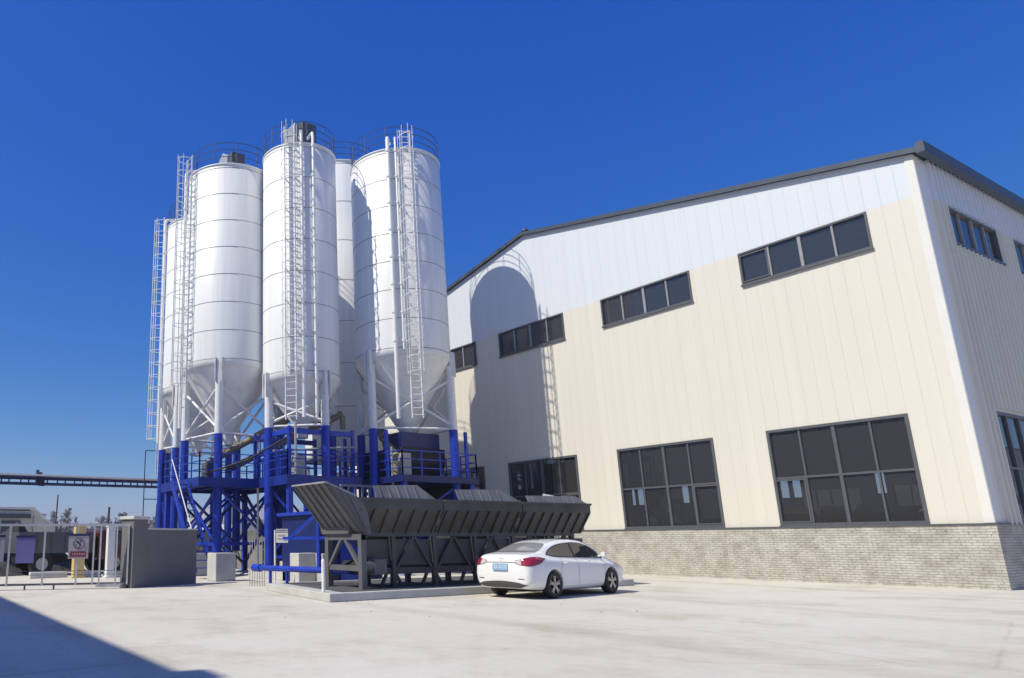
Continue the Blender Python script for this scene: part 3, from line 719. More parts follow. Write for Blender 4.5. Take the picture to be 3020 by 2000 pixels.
b.build('cheek_plate', M['mgrey'], ba)
b = MB(); b.bar((XF-.01, 9.97, 2.89), (XF-.01, 10.92, 2.55), .07, .04); b.bar((XF, 9.96, 2.89), (XBK+.05, 9.96, 2.90), .07, .04); b.build('rim', M['lgrey'], ba)
# open guard behind the first bin's edge
b = MB(); b.bar((XF-.9, 11.0, 2.9), (XF-.9, 13.0, 2.9), .05, .06)
for k in range(9): b.bar((XF-.9, 11.05+k*.23, 2.3), (XF-.9, 11.05+k*.23, 2.9), .045, .045)
b.build('guard_rail', M['lgrey'], ba)
# supporting frame
def post(x, y, z0, z1, m='dgrey', wd=.16):
    b = MB(); b.bar((x, y, z0), (x, y, z1), wd, wd); b.bar((x, y, z0), (x, y, z0+.02), wd+.14, wd+.14); return b.build('leg', M[m], ba)
Z0 = .21
for x, m in ((XF-.06, 'mgrey'), (XBK+.1, 'mgrey')):
    post(x, 11.08, Z0, 1.58, m)
b = MB(); b.bar((XF+.02, 11.08, 1.52), (XBK-.0, 11.08, 1.52), .14, .16); b.bar((XF-.14, 11.08, .72), (XBK+.18, 11.08, .72), .1, .14); b.build('cross_beam', M['mgrey'], ba)
b = MB(); b.bar((XF-.14, 11.06, .76), (XF-.78, 11.06, 1.45), .09, .09); b.bar((XBK+.18, 11.06, .76), (XF-.98, 11.06, 1.45), .09, .09); b.build('diagonal', M['mgrey'], ba)
for y in (12.4, 13.85, 15.4, 16.95, 18.5, 19.6):
    for x in (XF-.5, XBK+.05): post(x, y, Z0, 1.62, 'dgrey', .13)
for y in (12.4, 13.85, 15.4, 16.95, 18.5):
    b = MB(); b.bar((XF-.5, y+.06, .6), (XF-.5, y+.75, 1.55), .07, .07); b.bar((XF-.5, y+1.4, .6), (XF-.5, y+.75, 1.55), .07, .07); b.build('diagonal', M['dgrey'], ba)
for x in (XF-.48, XBK+.08):
    b = MB(); b.bar((x, 11.2, 1.60), (x, 19.65, 1.60), .12, .14); b.build('top_beam', M['dgrey'], ba)
b = MB()
for s in (0, -.95):
    b.bar((XF-.52+s, 11.3, .62), (XF-.52+s, 20.4, .62), .08, .16)
b.build('belt_frame', M['dgrey'], ba)
b = MB(); b.box(XF-1.40, XF-.6, 11.4, 20.3, .70, .76); b.build('belt', M['black'], ba)
b = MB(); b.box(XF-.60, XF-.56, 11.5, 20.2, .78, 1.45); b.build('belt_skirt', M['dgrey'], ba)
b = MB(); b.tube([(XF-.5, 11.55, .72), (XF-1.45, 11.55, .72)], .2, 18); b.build('drum', M['black'], ba)
b = MB(); b.box(XF-.42, XF-.1, 11.5, 11.9, .55, .95); b.tube([(XF-.26, 11.49, .75), (XF-.26, 11.2, .75)], .14, 14); b.build('motor', M['frame'], ba, bevel=.02)
for k in range(12):
    y = 12+k*.7; b = MB(); b.bar((XF-.53, y, Z0), (XF-.53+.0, y+.2*(-1)**k, .56), .07, .07); b.build('strut', M['dgrey'], ba)

# ------------------------------------------------------------------ parked car (built facing +X, rear axle at x=-1.35)
car = thing('parked_car', 'white compact sedan parked with its tail towards the viewer beside the hopper', 'car', (-13.93, 16.1, 0), None, rad(98.1))
#        x     zb   wb   ws   wm   zm   wsh  zsh   wr   zr    zt
ST = [(-2.33, .40, .50, .56, .60, .55, .58, .66, .44, .715, .74),
      (-2.30, .33, .62, .69, .735, .56, .70, .78, .55, .875, .895),
      (-2.23, .27, .66, .77, .80, .58, .765, .86, .60, .985, 1.005),
      (-2.13, .24, .68, .81, .835, .60, .795, .93, .62, 1.045, 1.065),
      (-1.95, .22, .70, .835, .865, .62, .815, .965, .63, 1.075, 1.095),
      (-1.70, .20, .72, .85, .885, .64, .815, .985, .61, 1.105, 1.125),
      (-1.35, .19, .73, .855, .89, .65, .80, .98, .575, 1.21, 1.24),
      (-.95, .18, .73, .855, .888, .64, .795, .965, .565, 1.315, 1.355),
      (-.50, .18, .73, .855, .886, .63, .795, .945, .57, 1.375, 1.42),
      (-.05, .18, .73, .855, .886, .62, .795, .925, .575, 1.39, 1.437),
      (.40, .18, .73, .855, .886, .61, .79, .905, .58, 1.36, 1.41),
      (.80, .18, .73, .855, .886, .60, .785, .885, .59, 1.26, 1.315),
      (1.15, .19, .73, .85, .885, .60, .78, .87, .60, 1.10, 1.15),
      (1.45, .19, .72, .845, .88, .60, .77, .85, .60, .965, .995),
      (1.75, .20, .70, .835, .865, .60, .745, .81, .57, .90, .925),
      (2.0, .21, .66, .80, .83, .58, .70, .75, .52, .83, .85),
      (2.15, .23, .58, .72, .75, .55, .62, .67, .44, .735, .75),
      (2.24, .30, .42, .54, .56, .52, .48, .59, .32, .63, .64)]
ST = np.array(ST)
def interp(x):
    xs_ = ST[:, 0]; i = int(np.clip(np.searchsorted(xs_, x)-1, 0, len(xs_)-2))
    h = xs_[i+1]-xs_[i]; t = (x-xs_[i])/h
    def tan(k):
        if k == 0: return (ST[1]-ST[0])/(xs_[1]-xs_[0])
        if k == len(xs_)-1: return (ST[-1]-ST[-2])/(xs_[-1]-xs_[-2])
        a = (ST[k]-ST[k-1])/(xs_[k]-xs_[k-1]); b_ = (ST[k+1]-ST[k])/(xs_[k+1]-xs_[k])
        return np.where(a*b_ > 0, 2*a*b_/(a+b_+1e-9*np.sign(a+b_+1e-12)), 0)
    m0, m1 = tan(i), tan(i+1)
    return (2*t**3-3*t**2+1)*ST[i]+(t**3-2*t**2+t)*h*m0+(-2*t**3+3*t**2)*ST[i+1]+(t**3-t**2)*h*m1
def half(x):
    _, zb, wb, ws, wm, zm, wsh, zsh, wr, zr, zt = interp(x)
    K = [(0, zb), (wb*.6, zb), (wb, zb+.01), (ws, zb+.13), (wm, zm), (wm-.012, zsh-.10), (wsh, zsh), ((wsh+wr)/2+.015, (zsh+zr)/2), (wr, zr), (wr*.55, zt-(zt-zr)*.25), (0, zt)]
    K = np.array(K); out = []
    for i in range(len(K)-1):
        p0 = K[max(i-1, 0)]; p1 = K[i]; p2 = K[i+1]; p3 = K[min(i+2, len(K)-1)]
        if i == 0: p0 = np.array([-p2[0], p2[1]])
        if i == len(K)-2: p3 = np.array([-p1[0], p1[1]])
        for t in np.linspace(0, 1, 5)[:-1]:
            out.append(.5*((2*p1)+(-p0+p2)*t+(2*p0-5*p1+4*p2-p3)*t*t+(-p0+3*p1-3*p2+p3)*t**3))
    out.append(K[-1]); return np.array(out)
SX = []
for a_, b_ in zip(ST[:-1, 0], ST[1:, 0]): SX += list(np.linspace(a_, b_, 5)[:-1])
SX.append(ST[-1, 0])
b = MB(); rings = []
for x in SX:
    h_ = half(x); ring = [(x, y, z) for y, z in h_]+[(x, -y, z) for y, z in h_[-2:0:-1]]
    rings.append(ring)
nr = len(rings[0]); vs = [p for r_ in rings for p in r_]
fs = [(i*nr+j, i*nr+(j+1) % nr, (i+1)*nr+(j+1) % nr, (i+1)*nr+j) for i in range(len(rings)-1) for j in range(nr)]
fs += [tuple(range(nr)), tuple(range((len(rings)-1)*nr, len(rings)*nr))]
b.add(vs, fs, True)
body = b.build('body', M['carpaint'], car, True)
bm = bmesh.new(); bm.from_mesh(body.data); BV = BVHTree.FromBMesh(bm); bm.free()
# wheel arches cut out of the body
cut = MB()
for wx in (-1.35, 1.35):
    for s in (-1, 1): cut.tube([(wx, s*.60, .33), (wx, s*1.0, .33)], .372, 40)
cm = bpy.data.meshes.new('cut'); cm.from_pydata(cut.v, [], cut.f)
bmc = bmesh.new(); bmc.from_mesh(cm); bmesh.ops.remove_doubles(bmc, verts=bmc.verts, dist=1e-5); bmesh.ops.recalc_face_normals(bmc, faces=bmc.faces); bmc.to_mesh(cm); bmc.free()
co = bpy.data.objects.new('cut', cm); sc.collection.objects.link(co); co.parent = car
bo = body.modifiers.new('arch', 'BOOLEAN'); bo.object = co; bo.operation = 'DIFFERENCE'; bo.solver = 'FAST'
bpy.context.view_layer.update()
ev = body.evaluated_get(bpy.context.evaluated_depsgraph_get())
nm = bpy.data.meshes.new_from_object(ev); body.modifiers.clear(); body.data = nm
for p in nm.polygons: p.use_smooth = True
nm.set_sharp_from_angle(angle=rad(38))
sc.collection.objects.unlink(co); bpy.data.objects.remove(co)

def cast(o, d, off):
    h = BV.ray_cast(Vector(o), Vector(d).normalized())
    if h[0] is None: return None
    n = h[1]
    if n.dot(Vector(d)) > 0: n = -n
    return h[0]+n*off
def patch(name, m, org, du, dv, dd, ulist, lo, hi, nv=8, off=.006, parent=None):
    """project a strip grid (u in ulist, v between lo(u) and hi(u)) along dd on to the body"""
    du, dv, org = Vector(du), Vector(dv), Vector(org); P = []
    for u in ulist:
        a_, c_ = lo(u), hi(u); row = []
        for k in range(nv+1):
            v = a_+(c_-a_)*k/nv; q = cast(org+du*u+dv*v, dd, off)
            row.append(q)
        if all(q is not None for q in row): P.append(row)
    b = MB(); b.grid(P); return b.build(name, m, parent or car, True)
lerp = lambda xs_, ys_: (lambda x: float(np.interp(x, xs_, ys_)))
def smooth(xs_, ys_):
    xs_ = np.array(xs_); ys_ = np.array(ys_)
    def f(x):
        i = int(np.clip(np.searchsorted(xs_, x)-1, 0, len(xs_)-2)); t = (x-xs_[i])/(xs_[i+1]-xs_[i])
        p0 = ys_[max(i-1, 0)]; p1 = ys_[i]; p2 = ys_[i+1]; p3 = ys_[min(i+2, len(ys_)-1)]
        return float(.5*((2*p1)+(-p0+p2)*t+(2*p0-5*p1+4*p2-p3)*t*t+(-p0+3*p1-3*p2+p3)*t**3))
    return f
glo = smooth([-1.48, -1.2, -.8, -.3, .3, .8, 1.18], [1.045, 1.0, .98, .965, .95, .935, .93])
ghi = smooth([-1.48, -1.3, -1.05, -.75, -.4, 0., .4, .75, 1.0, 1.18], [1.05, 1.14, 1.235, 1.30, 1.335, 1.345, 1.31, 1.215, 1.09, .965])
for s in (-1, 1):
    org, dd = (0, s*3, 0), (0, -s, 0)
    patch('window_trim', M['black'], org, (1, 0, 0), (0, 0, 1), dd, np.linspace(-1.48, 1.18, 60), glo, ghi, 10, .004)
    patch('side_window', M['carglass'], org, (1, 0, 0), (0, 0, 1), dd, np.linspace(-1.43, -.27, 30), lambda u: glo(u)+.018, lambda u: max(ghi(u)-.02, glo(u)+.019), 10, .009)
    patch('side_window', M['carglass'], org, (1, 0, 0), (0, 0, 1), dd, np.linspace(-.21, 1.12, 30), lambda u: glo(u)+.018, lambda u: max(ghi(u)-.02, glo(u)+.019), 10, .009)
    # door seams, handles, sill crease
    for x0, x1, za, zb_ in ((-.24, -.22, .30, .96), (.98, 1.06, .30, .93), (-1.12, -.92, .42, .98)):
        patch('door_seam', M['plastic'], org, (0, 0, 1), (1, 0, 0), dd, np.linspace(za, zb_, 14), lambda v, x0=x0, x1=x1, za=za, zb_=zb_: x0+(x1-x0)*(v-za)/(zb_-za)-.005, lambda v, x0=x0, x1=x1, za=za, zb_=zb_: x0+(x1-x0)*(v-za)/(zb_-za)+.005, 1, .003)
    for hx in (-.88, .12):
        b = MB(); a_ = cast((hx, s*3, .845), dd, .03); c_ = cast((hx+.2, s*3, .845), dd, .03); b.tube([a_-Vector((0, s*.03, 0)), a_, c_, c_-Vector((0, s*.03, 0))], .014, 8); b.build('door_handle', M['carpaint'], car, True)
    b = MB(); m0 = cast((1.0, s*3, .97), dd, .0)
    if m0 is not None:
        b.tube([m0, m0+Vector((0, s*.09, .03))], .03, 8)
        for q in range(1):
            c_ = m0+Vector((0, s*.17, .06)); prof = [(-.09, .02), (-.07, .07), (0, .095), (.07, .07), (.09, .02)]
            pts = [c_+Vector((-.06+.02*k, 0, 0)) for k in range(6)]; b.tube([c_+Vector((-.06, 0, 0)), c_+Vector((-.03, 0, 0)), c_+Vector((.05, 0, 0)), c_+Vector((.10, 0, 0))], [.06, .068, .056, .02], 14)
        b.build('wing_mirror', M['carpaint'], car, True)
    # tail lamps wrap round the corner : projected diagonally
    dg = Vector((1, -s*1.0, 0)).normalized(); uu = Vector((1, s*1.0, 0)).normalized()
    o0 = Vector((-2.05, s*.70, 0))-dg*3
    lo_ = smooth([-.42, -.30, -.12, .10, .26, .36], [.885, .83, .80, .815, .87, .95]); hi_ = smooth([-.42, -.30, -.12, .10, .26, .36], [.905, .93, .975, 1.0, .985, .96])
    tl = patch('tail_lamp', M['red'], o0, uu, (0, 0, 1), dg, np.linspace(-.24, .30, 26), lo_, hi_, 8, .010)
    patch('tail_lamp_clear', M['clear'], o0, uu, (0, 0, 1), dg, np.linspace(-.36, -.245, 8), lo_, hi_, 6, .009, tl)
    patch('tail_lamp_edge', M['plastic'], o0, uu, (0, 0, 1), dg, np.linspace(-.37, .38, 34), lambda u: lo_(min(max(u, -.42), .36))-.012, lambda u: hi_(min(max(u, -.42), .36))+.010, 8, .005, tl)
    patch('reflector', M['plastic'], (-5, 0, 0), (0, 1, 0), (0, 0, 1), (1, 0, 0), sorted(np.linspace(s*.50, s*.66, 8)), lambda u: .475, lambda u: .495, 2, .006)
    patch('headlamp', M['clear'], (3-.0, s*3, 0), (-1, s*0+0, 0), (0, 0, 1), (-.0, -s, 0), np.linspace(.95, 1.45, 16), smooth([.95, 1.2, 1.45], [.64, .67, .76]), smooth([.95, 1.2, 1.45], [.68, .77, .79]), 6, .006)
# windscreens
rl = smooth([-.62, -.4, 0., .4, .62], [-1.70, -1.74, -1.765, -1.74, -1.70]); rh = smooth([-.62, -.56, -.45, 0., .45, .56, .62], [-1.66, -1.30, -1.06, -1.0, -1.06, -1.30, -1.66])
patch('rear_window', M['rearglass'], (0, 0, 4), (0, 1, 0), (1, 0, 0), (0, 0, -1), np.linspace(-.60, .60, 36), rl, rh, 14, .006)
patch('windscreen', M['carglass'], (0, 0, 4), (0, 1, 0), (1, 0, 0), (0, 0, -1), np.linspace(-.58, .58, 30), smooth([-.58, 0, .58], [.62, .52, .62]), smooth([-.58, 0, .58], [1.2, 1.36, 1.2]), 12, .006)
# tail : plate, boot line, lower panel, badge
RO = dict(org=(-5, 0, 0), du=(0, 1, 0), dv=(0, 0, 1), dd=(1, 0, 0))
patch('boot_seam', M['plastic'], RO['org'], RO['du'], RO['dv'], RO['dd'], np.linspace(-.52, .52, 40), lambda u: .872-.02*abs(u), lambda u: .888-.02*abs(u), 2, .005)
patch('lower_panel', M['plastic'], RO['org'], RO['du'], RO['dv'], RO['dd'], np.linspace(-.72, .72, 44), smooth([-.72, -.5, 0, .5, .72], [.335, .275, .275, .275, .335]), smooth([-.72, -.5, 0, .5, .72], [.345, .40, .43, .40, .345]), 6, .007)
xp = -2.375
b = MB(); b.prism([(-2.362, -.22, .69), (-2.362, .22, .69), (-2.322, .22, .845), (-2.322, -.22, .845)], (-.008, 0, 0)); pt = b.build('number_plate', M['plate'], car, True)
b = MB(); rr = random.Random(11); u = .17
for k in range(7):
    y = .165-k*.055-(.02 if k > 1 else 0); t0, t1 = .3, .72
    for (ya, yb, ta, tb) in ((0, .03, .28, .36), (0, .03, .64, .72), (rr.choice([0, .024]), None, .28, .72)):
        if yb is None: yb = ya+.008
        f_ = lambda t: (-2.362+.04*t-.0105, .69+.155*t)
        (xa, za), (xb, zb_) = f_(ta), f_(tb)
        b.quad((xa, y-ya, za), (xa, y-yb, za), (xb, y-yb, zb_), (xb, y-ya, zb_))
b.build('plate_lettering', M['white'], pt, True)
bc = cast((-5, 0, .945), (1, 0, 0), .004)
b = MB(); pts = [bc+Vector((.025*math.sin(k*math.pi/10)*.5, .062*math.cos(k*math.pi/10), .03*math.sin(k*math.pi/10))) for k in range(21)]; b.tube(pts, .006, 6); b.build('boot_badge', M['galv'], car, True)
b = MB(); b.tube([(-.62, 0, 1.40), (-.68, 0, 1.445), (-.76, 0, 1.50)], [.02, .012, .004], 8); b.build('roof_aerial', M['plastic'], car, True)
b = MB(); b.box(-1.9, 1.9, -.62, .62, .17, .185); b.build('underbody', M['black'], car, True)
# wheels
for wx in (-1.35, 1.35):
    for s in (-1, 1):
        b = MB(); yc = s*.775; prof = [(.20, -.095), (.27, -.108), (.305, -.105), (.323, -.085), (.327, 0), (.323, .085), (.305, .105), (.27, .108), (.20, .095)]
        n = 40; P = []
        for (r_, yo) in prof: P.append([(wx+r_*math.cos(2*math.pi*k/n), yc+yo, .327+r_*math.sin(2*math.pi*k/n)) for k in range(n+1)])
        b.grid(P); wo = b.build('wheel', M['black'], car, True)
        b = MB(); yo = yc+s*.085
        for (ra, rb, y0_, y1_) in ((.205, .232, 0, .012), (.0, .055, .0, .02)):
            P = [[(wx+r_*math.cos(2*math.pi*k/n), yo+s*q, .327+r_*math.sin(2*math.pi*k/n)) for k in range(n+1)] for r_, q in ((ra, y0_), (ra+.004, y1_), (rb-.004, y1_), (rb, y0_))]; b.grid(P)
        for k in range(5):
            for o_ in (-.14, .14):
                a_ = 2*math.pi*k/5+.3; p_ = Vector((wx+.04*math.cos(a_+o_*2), yo+s*.008, .327+.04*math.sin(a_+o_*2))); q_ = Vector((wx+.212*math.cos(a_+o_), yo+s*.004, .327+.212*math.sin(a_+o_)))
                b.bar(p_, q_, .034, .02, (0, 1, 0))
        b.build('rim', M['rim'], wo, True)
        b = MB(); P = [[(wx+r_*math.cos(2*math.pi*k/n), yc+s*.03, .327+r_*math.sin(2*math.pi*k/n)) for k in range(n+1)] for r_ in (.0, .21)]; b.grid(P); b.build('dark_hub_recess', M['black'], wo, True)  # black disc behind the spokes, shade of the hub recess put into the colour

# ------------------------------------------------------------------ notice, mesh panel
sg = thing('notice_board', 'small white notice with a blue square, fixed to a post by the blue cabin', 'sign', (-21.9, 11.95, 0))
sd = Vector((.75, .66, 0)).normalized(); sn = Vector((sd.y, -sd.x, 0))
SO = Vector((-21.95, 11.95, 0))
def sp(u, v, d=0): return SO+sd*u+sn*d+Vector((0, 0, v))
def srect(b, u0, u1, v0, v1, d0, d1):
    b.prism([sp(u0, v0, d0), sp(u1, v0, d0), sp(u1, v1, d0), sp(u0, v1, d0)], sn*(d1-d0))
b = MB(); srect(b, 0, .42, 1.36, 1.69, 0, .02); b.build('board', M['paper'], sg)
b = MB(); srect(b, -.01, .42, 1.71, 1.82, 0, .02); b.build('header', M['galv'], sg)
b = MB()
for r_, (v, us) in enumerate(((1.61, (.07, .34)), (1.575, (.07, .34)), (1.50, (.06, .24)), (1.465, (.06, .24)), (1.765, (.03, .38)))):
    u = us[0]; rr = random.Random(r_)
    while u < us[1]:
        wv = rr.uniform(.012, .03); srect(b, u, u+wv, v-.011, v+.011, .0205, .022); u += wv+.012
b.build('lettering', M['ink'], sg)
b = MB(); srect(b, .27, .39, 1.42, 1.54, .0205, .023); b.build('blue_square', M['iconblue'], sg)
b = MB(); b.prism([sp(.33, 1.525, .0235), sp(.295, 1.44, .0235), sp(.365, 1.44, .0235)], sn*.001); b.build('symbol', M['paper'], sg)
b = MB(); b.tube([sp(-.06, 0, -.02), sp(-.06, 1.78, -.02)], .03, 10); b.bar(sp(-.08, 1.66, -.02), sp(.42, 1.66, -.02), .02, .03); b.build('post', M['white'], sg)
b = MB()
for k in range(7): p = Vector((-21.75+.03*k, 10.85+.075*k, 0)); b.tube([p, p+Vector((0, 0, 1.55))], .014, 6)
for z in (.12, .75, 1.15, 1.5): b.bar((-21.75, 10.85, z), (-21.57, 11.3, z), .02)
tag(b.build('upright_grille', M['galv']), 'narrow upright grey mesh panel left of the notice board', 'mesh panel')

# ------------------------------------------------------------------ boundary wall, gate
wl = thing('boundary_wall', 'low dark grey rendered wall with pale capping right of the gate', 'wall', (-23.6, 9, 0))
wd_ = Vector((-1.5, 3.45, 0)).normalized(); wn_ = Vector((wd_.y, -wd_.x, 0))
WO = Vector((-22.85, 7.2, 0))
def wp(u, d, z): return WO+wd_*u+wn_*d+Vector((0, 0, z))
b = MB(); b.prism([wp(.62, 0, 0), wp(2.95, 0, 0), wp(2.95, -.24, 0), wp(.62, -.24, 0)], (0, 0, 1.80)); b.build('panel', M['wallgrey'], wl)
b = MB(); b.prism([wp(.62, .03, 1.802), wp(2.97, .03, 1.802), wp(2.97, -.27, 1.802), wp(.62, -.27, 1.802)], (0, 0, .05)); b.build('capping', M['stone'], wl)
gp_ = thing('gate_pillar', 'dark grey square gate pillar with a flat pale cap at the end of the low wall', 'pillar', (-22.9, 7.4, 0))
b = MB(); b.prism([wp(0, .06, 0), wp(.60, .06, 0), wp(.60, -.5, 0), wp(0, -.5, 0)], (0, 0, 2.12)); b.build('shaft', M['wallgrey'], gp_)
b = MB(); b.prism([wp(-.06, .12, 2.123), wp(.66, .12, 2.123), wp(.66, -.56, 2.123), wp(-.06, -.56, 2.123)], (0, 0, .10)); b.build('cap', M['stone'], gp_, bevel=.015)

gt = thing('yard_gate', 'pale tubular steel yard gate hung with three notice boards', 'gate', (-23.4, 6.5, 0))
gd = Vector((-.55, -1.85, 0)).normalized(); gn = Vector((-gd.y, gd.x, 0))
if gn.x < 0: gn = -gn
GO = Vector((-22.95, 7.12, 0))
def gq(u, v, d=0): return GO+gd*u+gn*d+Vector((0, 0, v))
def grect(b, u0, u1, v0, v1, d0, d1): b.prism([gq(u0, v0, d0), gq(u1, v0, d0), gq(u1, v1, d0), gq(u0, v1, d0)], gn*(d1-d0))
b = MB(); b.bar(gq(-.12, 1.95), gq(6.0, 1.95), .06, .07); b.bar(gq(-.12, 1.98, .0), gq(-.12, 1.72, .0), .05); b.build('top_rail', M['gate'], gt)
b = MB(); b.bar(gq(0, .16), gq(6.0, .16), .05, .06); b.build('bottom_rail', M['frame'], gt)
b = MB(); b.bar(gq(.05, .55), gq(6.0, .55), .018, .018); b.bar(gq(.05, .44), gq(6.0, .44), .014, .014); b.build('tie_rod', M['frame'], gt)
for u, w_ in ((.0, .2), (.36, .07), (.86, .11), (1.06, .09), (1.56, .07), (2.55, .12), (3.58, .09), (4.6, .12), (5.95, .08)):
    b = MB(); b.bar(gq(u, .12), gq(u, 1.93), w_, .05, tuple(gd)); b.build('stile', M['gate'], gt)
b = MB(); grect(b, .1, .95, .05, .15, -.03, .03); b.build('kick_rail', M['gate'], gt)
for u in (2.2, 3.05, 4.9):
    b = MB(); b.bar(gq(u, 0), gq(u, .14), .05, .05); b.build('foot', M['frame'], gt)
b = MB(); b.lathe(tuple(gq(.1, .0, .0)), [(.10, .0), (.10, .12)], 14); b.build('wheel', M['frame'], gt)
def hung(u0, u1, v0, v1, m):
    b = MB(); grect(b, u0, u1, v0, v1, .04, .055); o = b.build('sign_board', M[m], gt)
    b = MB(); grect(b, u0-.02, u1+.02, v1, v1+.07, .035, .065); b.build('header', M['navyboard'], o)
    return o
o1 = hung(1.22, 1.83, .92, 1.61, 'pinkpaper'); o2 = hung(2.84, 3.37, .80, 1.56, 'purple'); o3 = hung(3.72, 4.3, .86, 1.58, 'pinkpaper')
b = MB()   # ring emblem with bird like figure
cu, cv = 1.52, 1.375
pts = [gq(cu+.165*math.cos(k*math.pi/16), cv+.165*math.sin(k*math.pi/16), .058) for k in range(33)]
b.tube(pts, .011, 6)
for poly in ([(.09, .08), (.05, .02), (.0, -.02), (-.03, -.10), (-.07, -.07), (-.06, 0.), (-.02, .03), (.02, .07)], [(-.02, .06), (-.05, .11), (-.09, .10), (-.06, .05)], [(.11, -.02), (.06, -.05), (.08, -.11)], [(-.08, .07), (-.11, .04), (-.085, .02)], [(.01, -.09), (-.06, -.13), (-.02, -.145), (.04, -.12)]):
    b.prism([gq(cu+x_, cv+y_, .0555) for x_, y_ in poly], gn*.003)
b.build('emblem', M['ink'], o1)
b = MB(); grect(b, 1.28, 1.78, .97, 1.14, .0555, .058); b.build('banner', M['banner'], o1)
b = MB(); rr = random.Random(3); u = 1.32
while u < 1.70:
    wv = rr.uniform(.03, .06)
    grect(b, u, u+wv, 1.03, 1.04, .0585, .060); grect(b, u+wv*.4, u+wv*.6, 1.025, 1.09, .0585, .060); grect(b, u, u+wv, 1.07, 1.08, .0585, .060); u += wv+.025
b.build('lettering', M['paper'], o1)
b = MB(); grect(b, 3.85, 4.05, 1.2, 1.5, .0555, .058); b.build('dark_patch', M['purple'], o3)

# ------------------------------------------------------------------ background yard behind the gate
sh = thing('site_shed', 'ivory open fronted site shed with low pitched roof at the far left', 'shed', (-48, 6, 0))
b = MB(); b.box(-52, -47.3, 1, 8.4, 0, 3.3)
b.build('wall', M['shed'], sh)
b = MB(); b.prism([(-47.25, .6, 3.35), (-47.25, 8.6, 3.4), (-52.2, 10.6, 2.6), (-52.2, .6, 2.6)], (0, 0, .12)); b.build('roof', M['white'], sh)
b = MB(); b.prism([(-47.3, 8.41, 0), (-47.3, 8.41, 3.25), (-48.6, 10.2, 2.45), (-48.6, 10.2, 0)], (-.1, 0, 0)); b.build('lean_to', M['shed'], sh)
for y in (2.2, 4.0, 6.7): 
    b = MB(); b.box(-47.298, -47.24, y, y+1.1, 1.9, 2.7); b.build('window', M['frame'], sh)
b = MB(); b.box(-47.298, -47.22, 1, 8.4, 2.85, 3.1); b.build('fascia', M['frame'], sh)
b = MB(); b.tube([(-47.4, 8.6, 0), (-47.35, 8.65, 3.0)], .06, 8); b.build('corner_post', M['gate'], sh)

def heap(name, c, rx, ry, h, label, seed):
    rr = random.Random(seed); b = MB(); n = 26; P = []
    from mathutils import noise as mn
    for i in range(n+1):
        row = []
        for j in range(n+1):
            x = -1+2*i/n; y = -1+2*j/n; r = min(1, math.hypot(x, y))
            z = h*(1-r)**.9*(1+.5*mn.noise(Vector((x*4+seed, y*4, 0))))+(.12*abs(mn.noise(Vector((x*11, y*11, seed)))) if r < .97 else 0)
            row.append((c[0]+x*rx, c[1]+y*ry, z-.01))
        P.append(row)
    b.grid(P, False); return tag(b.build(name, M['rubble']), label, 'heap')
heap('rubble_heap', (-39.5, 6.6), 3.4, 3.2, 2.1, 'dark heap of rubble and scrap in front of the ivory shed', 3)
heap('rubble_heap', (-36.0, 4.2), 2.6, 2.6, .9, 'low dark rubble spread behind the left half of the gate', 8)

def truck(name, x, y, rz, cabm, label, bodym='frame'):
    t = thing(name, label, 'truck', (x, y, 0), None, rz)
    def B(*a): b = MB(); b.box(*a); return b
    B(1.9, 3.7, -1.2, 1.2, .6, 1.95).build('cab', M[cabm], t, True, bevel=.12)
    B(3.701, 3.72, -1.05, 1.05, 1.25, 1.85).build('windscreen', M['carglass'], t, True)
    for s in (-1, 1): B(2.4, 3.4, s*1.2-(.0 if s > 0 else .02), s*1.2+(.02 if s > 0 else 0), 1.25, 1.8).build('side_window', M['carglass'], t, True)
    B(-1.4, 3.6, -.45, .45, .55, .8).build('chassis', M['black'], t, True)
    b = MB(); b.prism([(-1.5, -1.2, .95), (1.7, -1.2, .95), (1.75, -1.2, 1.85), (-1.7, -1.2, 1.85)], (0, 2.4, 0))
    for k in range(6): b.bar((-1.4+k*.6, -1.215, .97), (-1.5+k*.63, -1.215, 1.83), .06, .05); b.bar((-1.4+k*.6, 1.215, .97), (-1.5+k*.63, 1.215, 1.83), .06, .05)
    b.build('tipper_body', M[bodym], t, True)
    for wx in (-.6, 2.75):
        for s in (-1, 1):
            b = MB(); c0 = Vector((wx, s*1.18, .5)); c1 = Vector((wx, s*.82, .5)); b.tube([c0, c1], .5, 20); wl_ = b.build('wheel', M['black'], t, True)
            b = MB(); b.tube([c0, c0+Vector((0, s*.015, 0))], .26, 16); b.build('rim', M['galv'], wl_, True)
    b = MB(); b.box(3.72, 3.85, -1.15, 1.15, .5, .85); b.build('bumper', M['white'], t, True)
    return t
truck('tipper_truck', -34.3, 6.9, rad(98), 'maroon', 'short tipper lorry with maroon cab parked behind the gate pillar')
def ypost(name, x, y, w_, h, m, label):
    b = MB(); b.box(x-w_/2, x+w_/2, y-w_/2, y+w_/2, 0.02, h); b.box(x-w_/2-.06, x+w_/2+.06, y-w_/2-.06, y+w_/2+.06, 0, .05); b.box(x-w_/2-.03, x+w_/2+.03, y-w_/2-.03, y+w_/2+.03, h+.001, h+.06)
    return tag(b.build(name, M[m], bevel=.01), label, 'post')
ypost('square_post', -30.6, 7.42, .42, 2.05, 'yellow', 'square pale yellow post behind the gate, left of the emblem notice')
ypost('square_post', -29.8, 8.5, .30, 2.0, 'white', 'square white post behind the gate, near the maroon lorry')
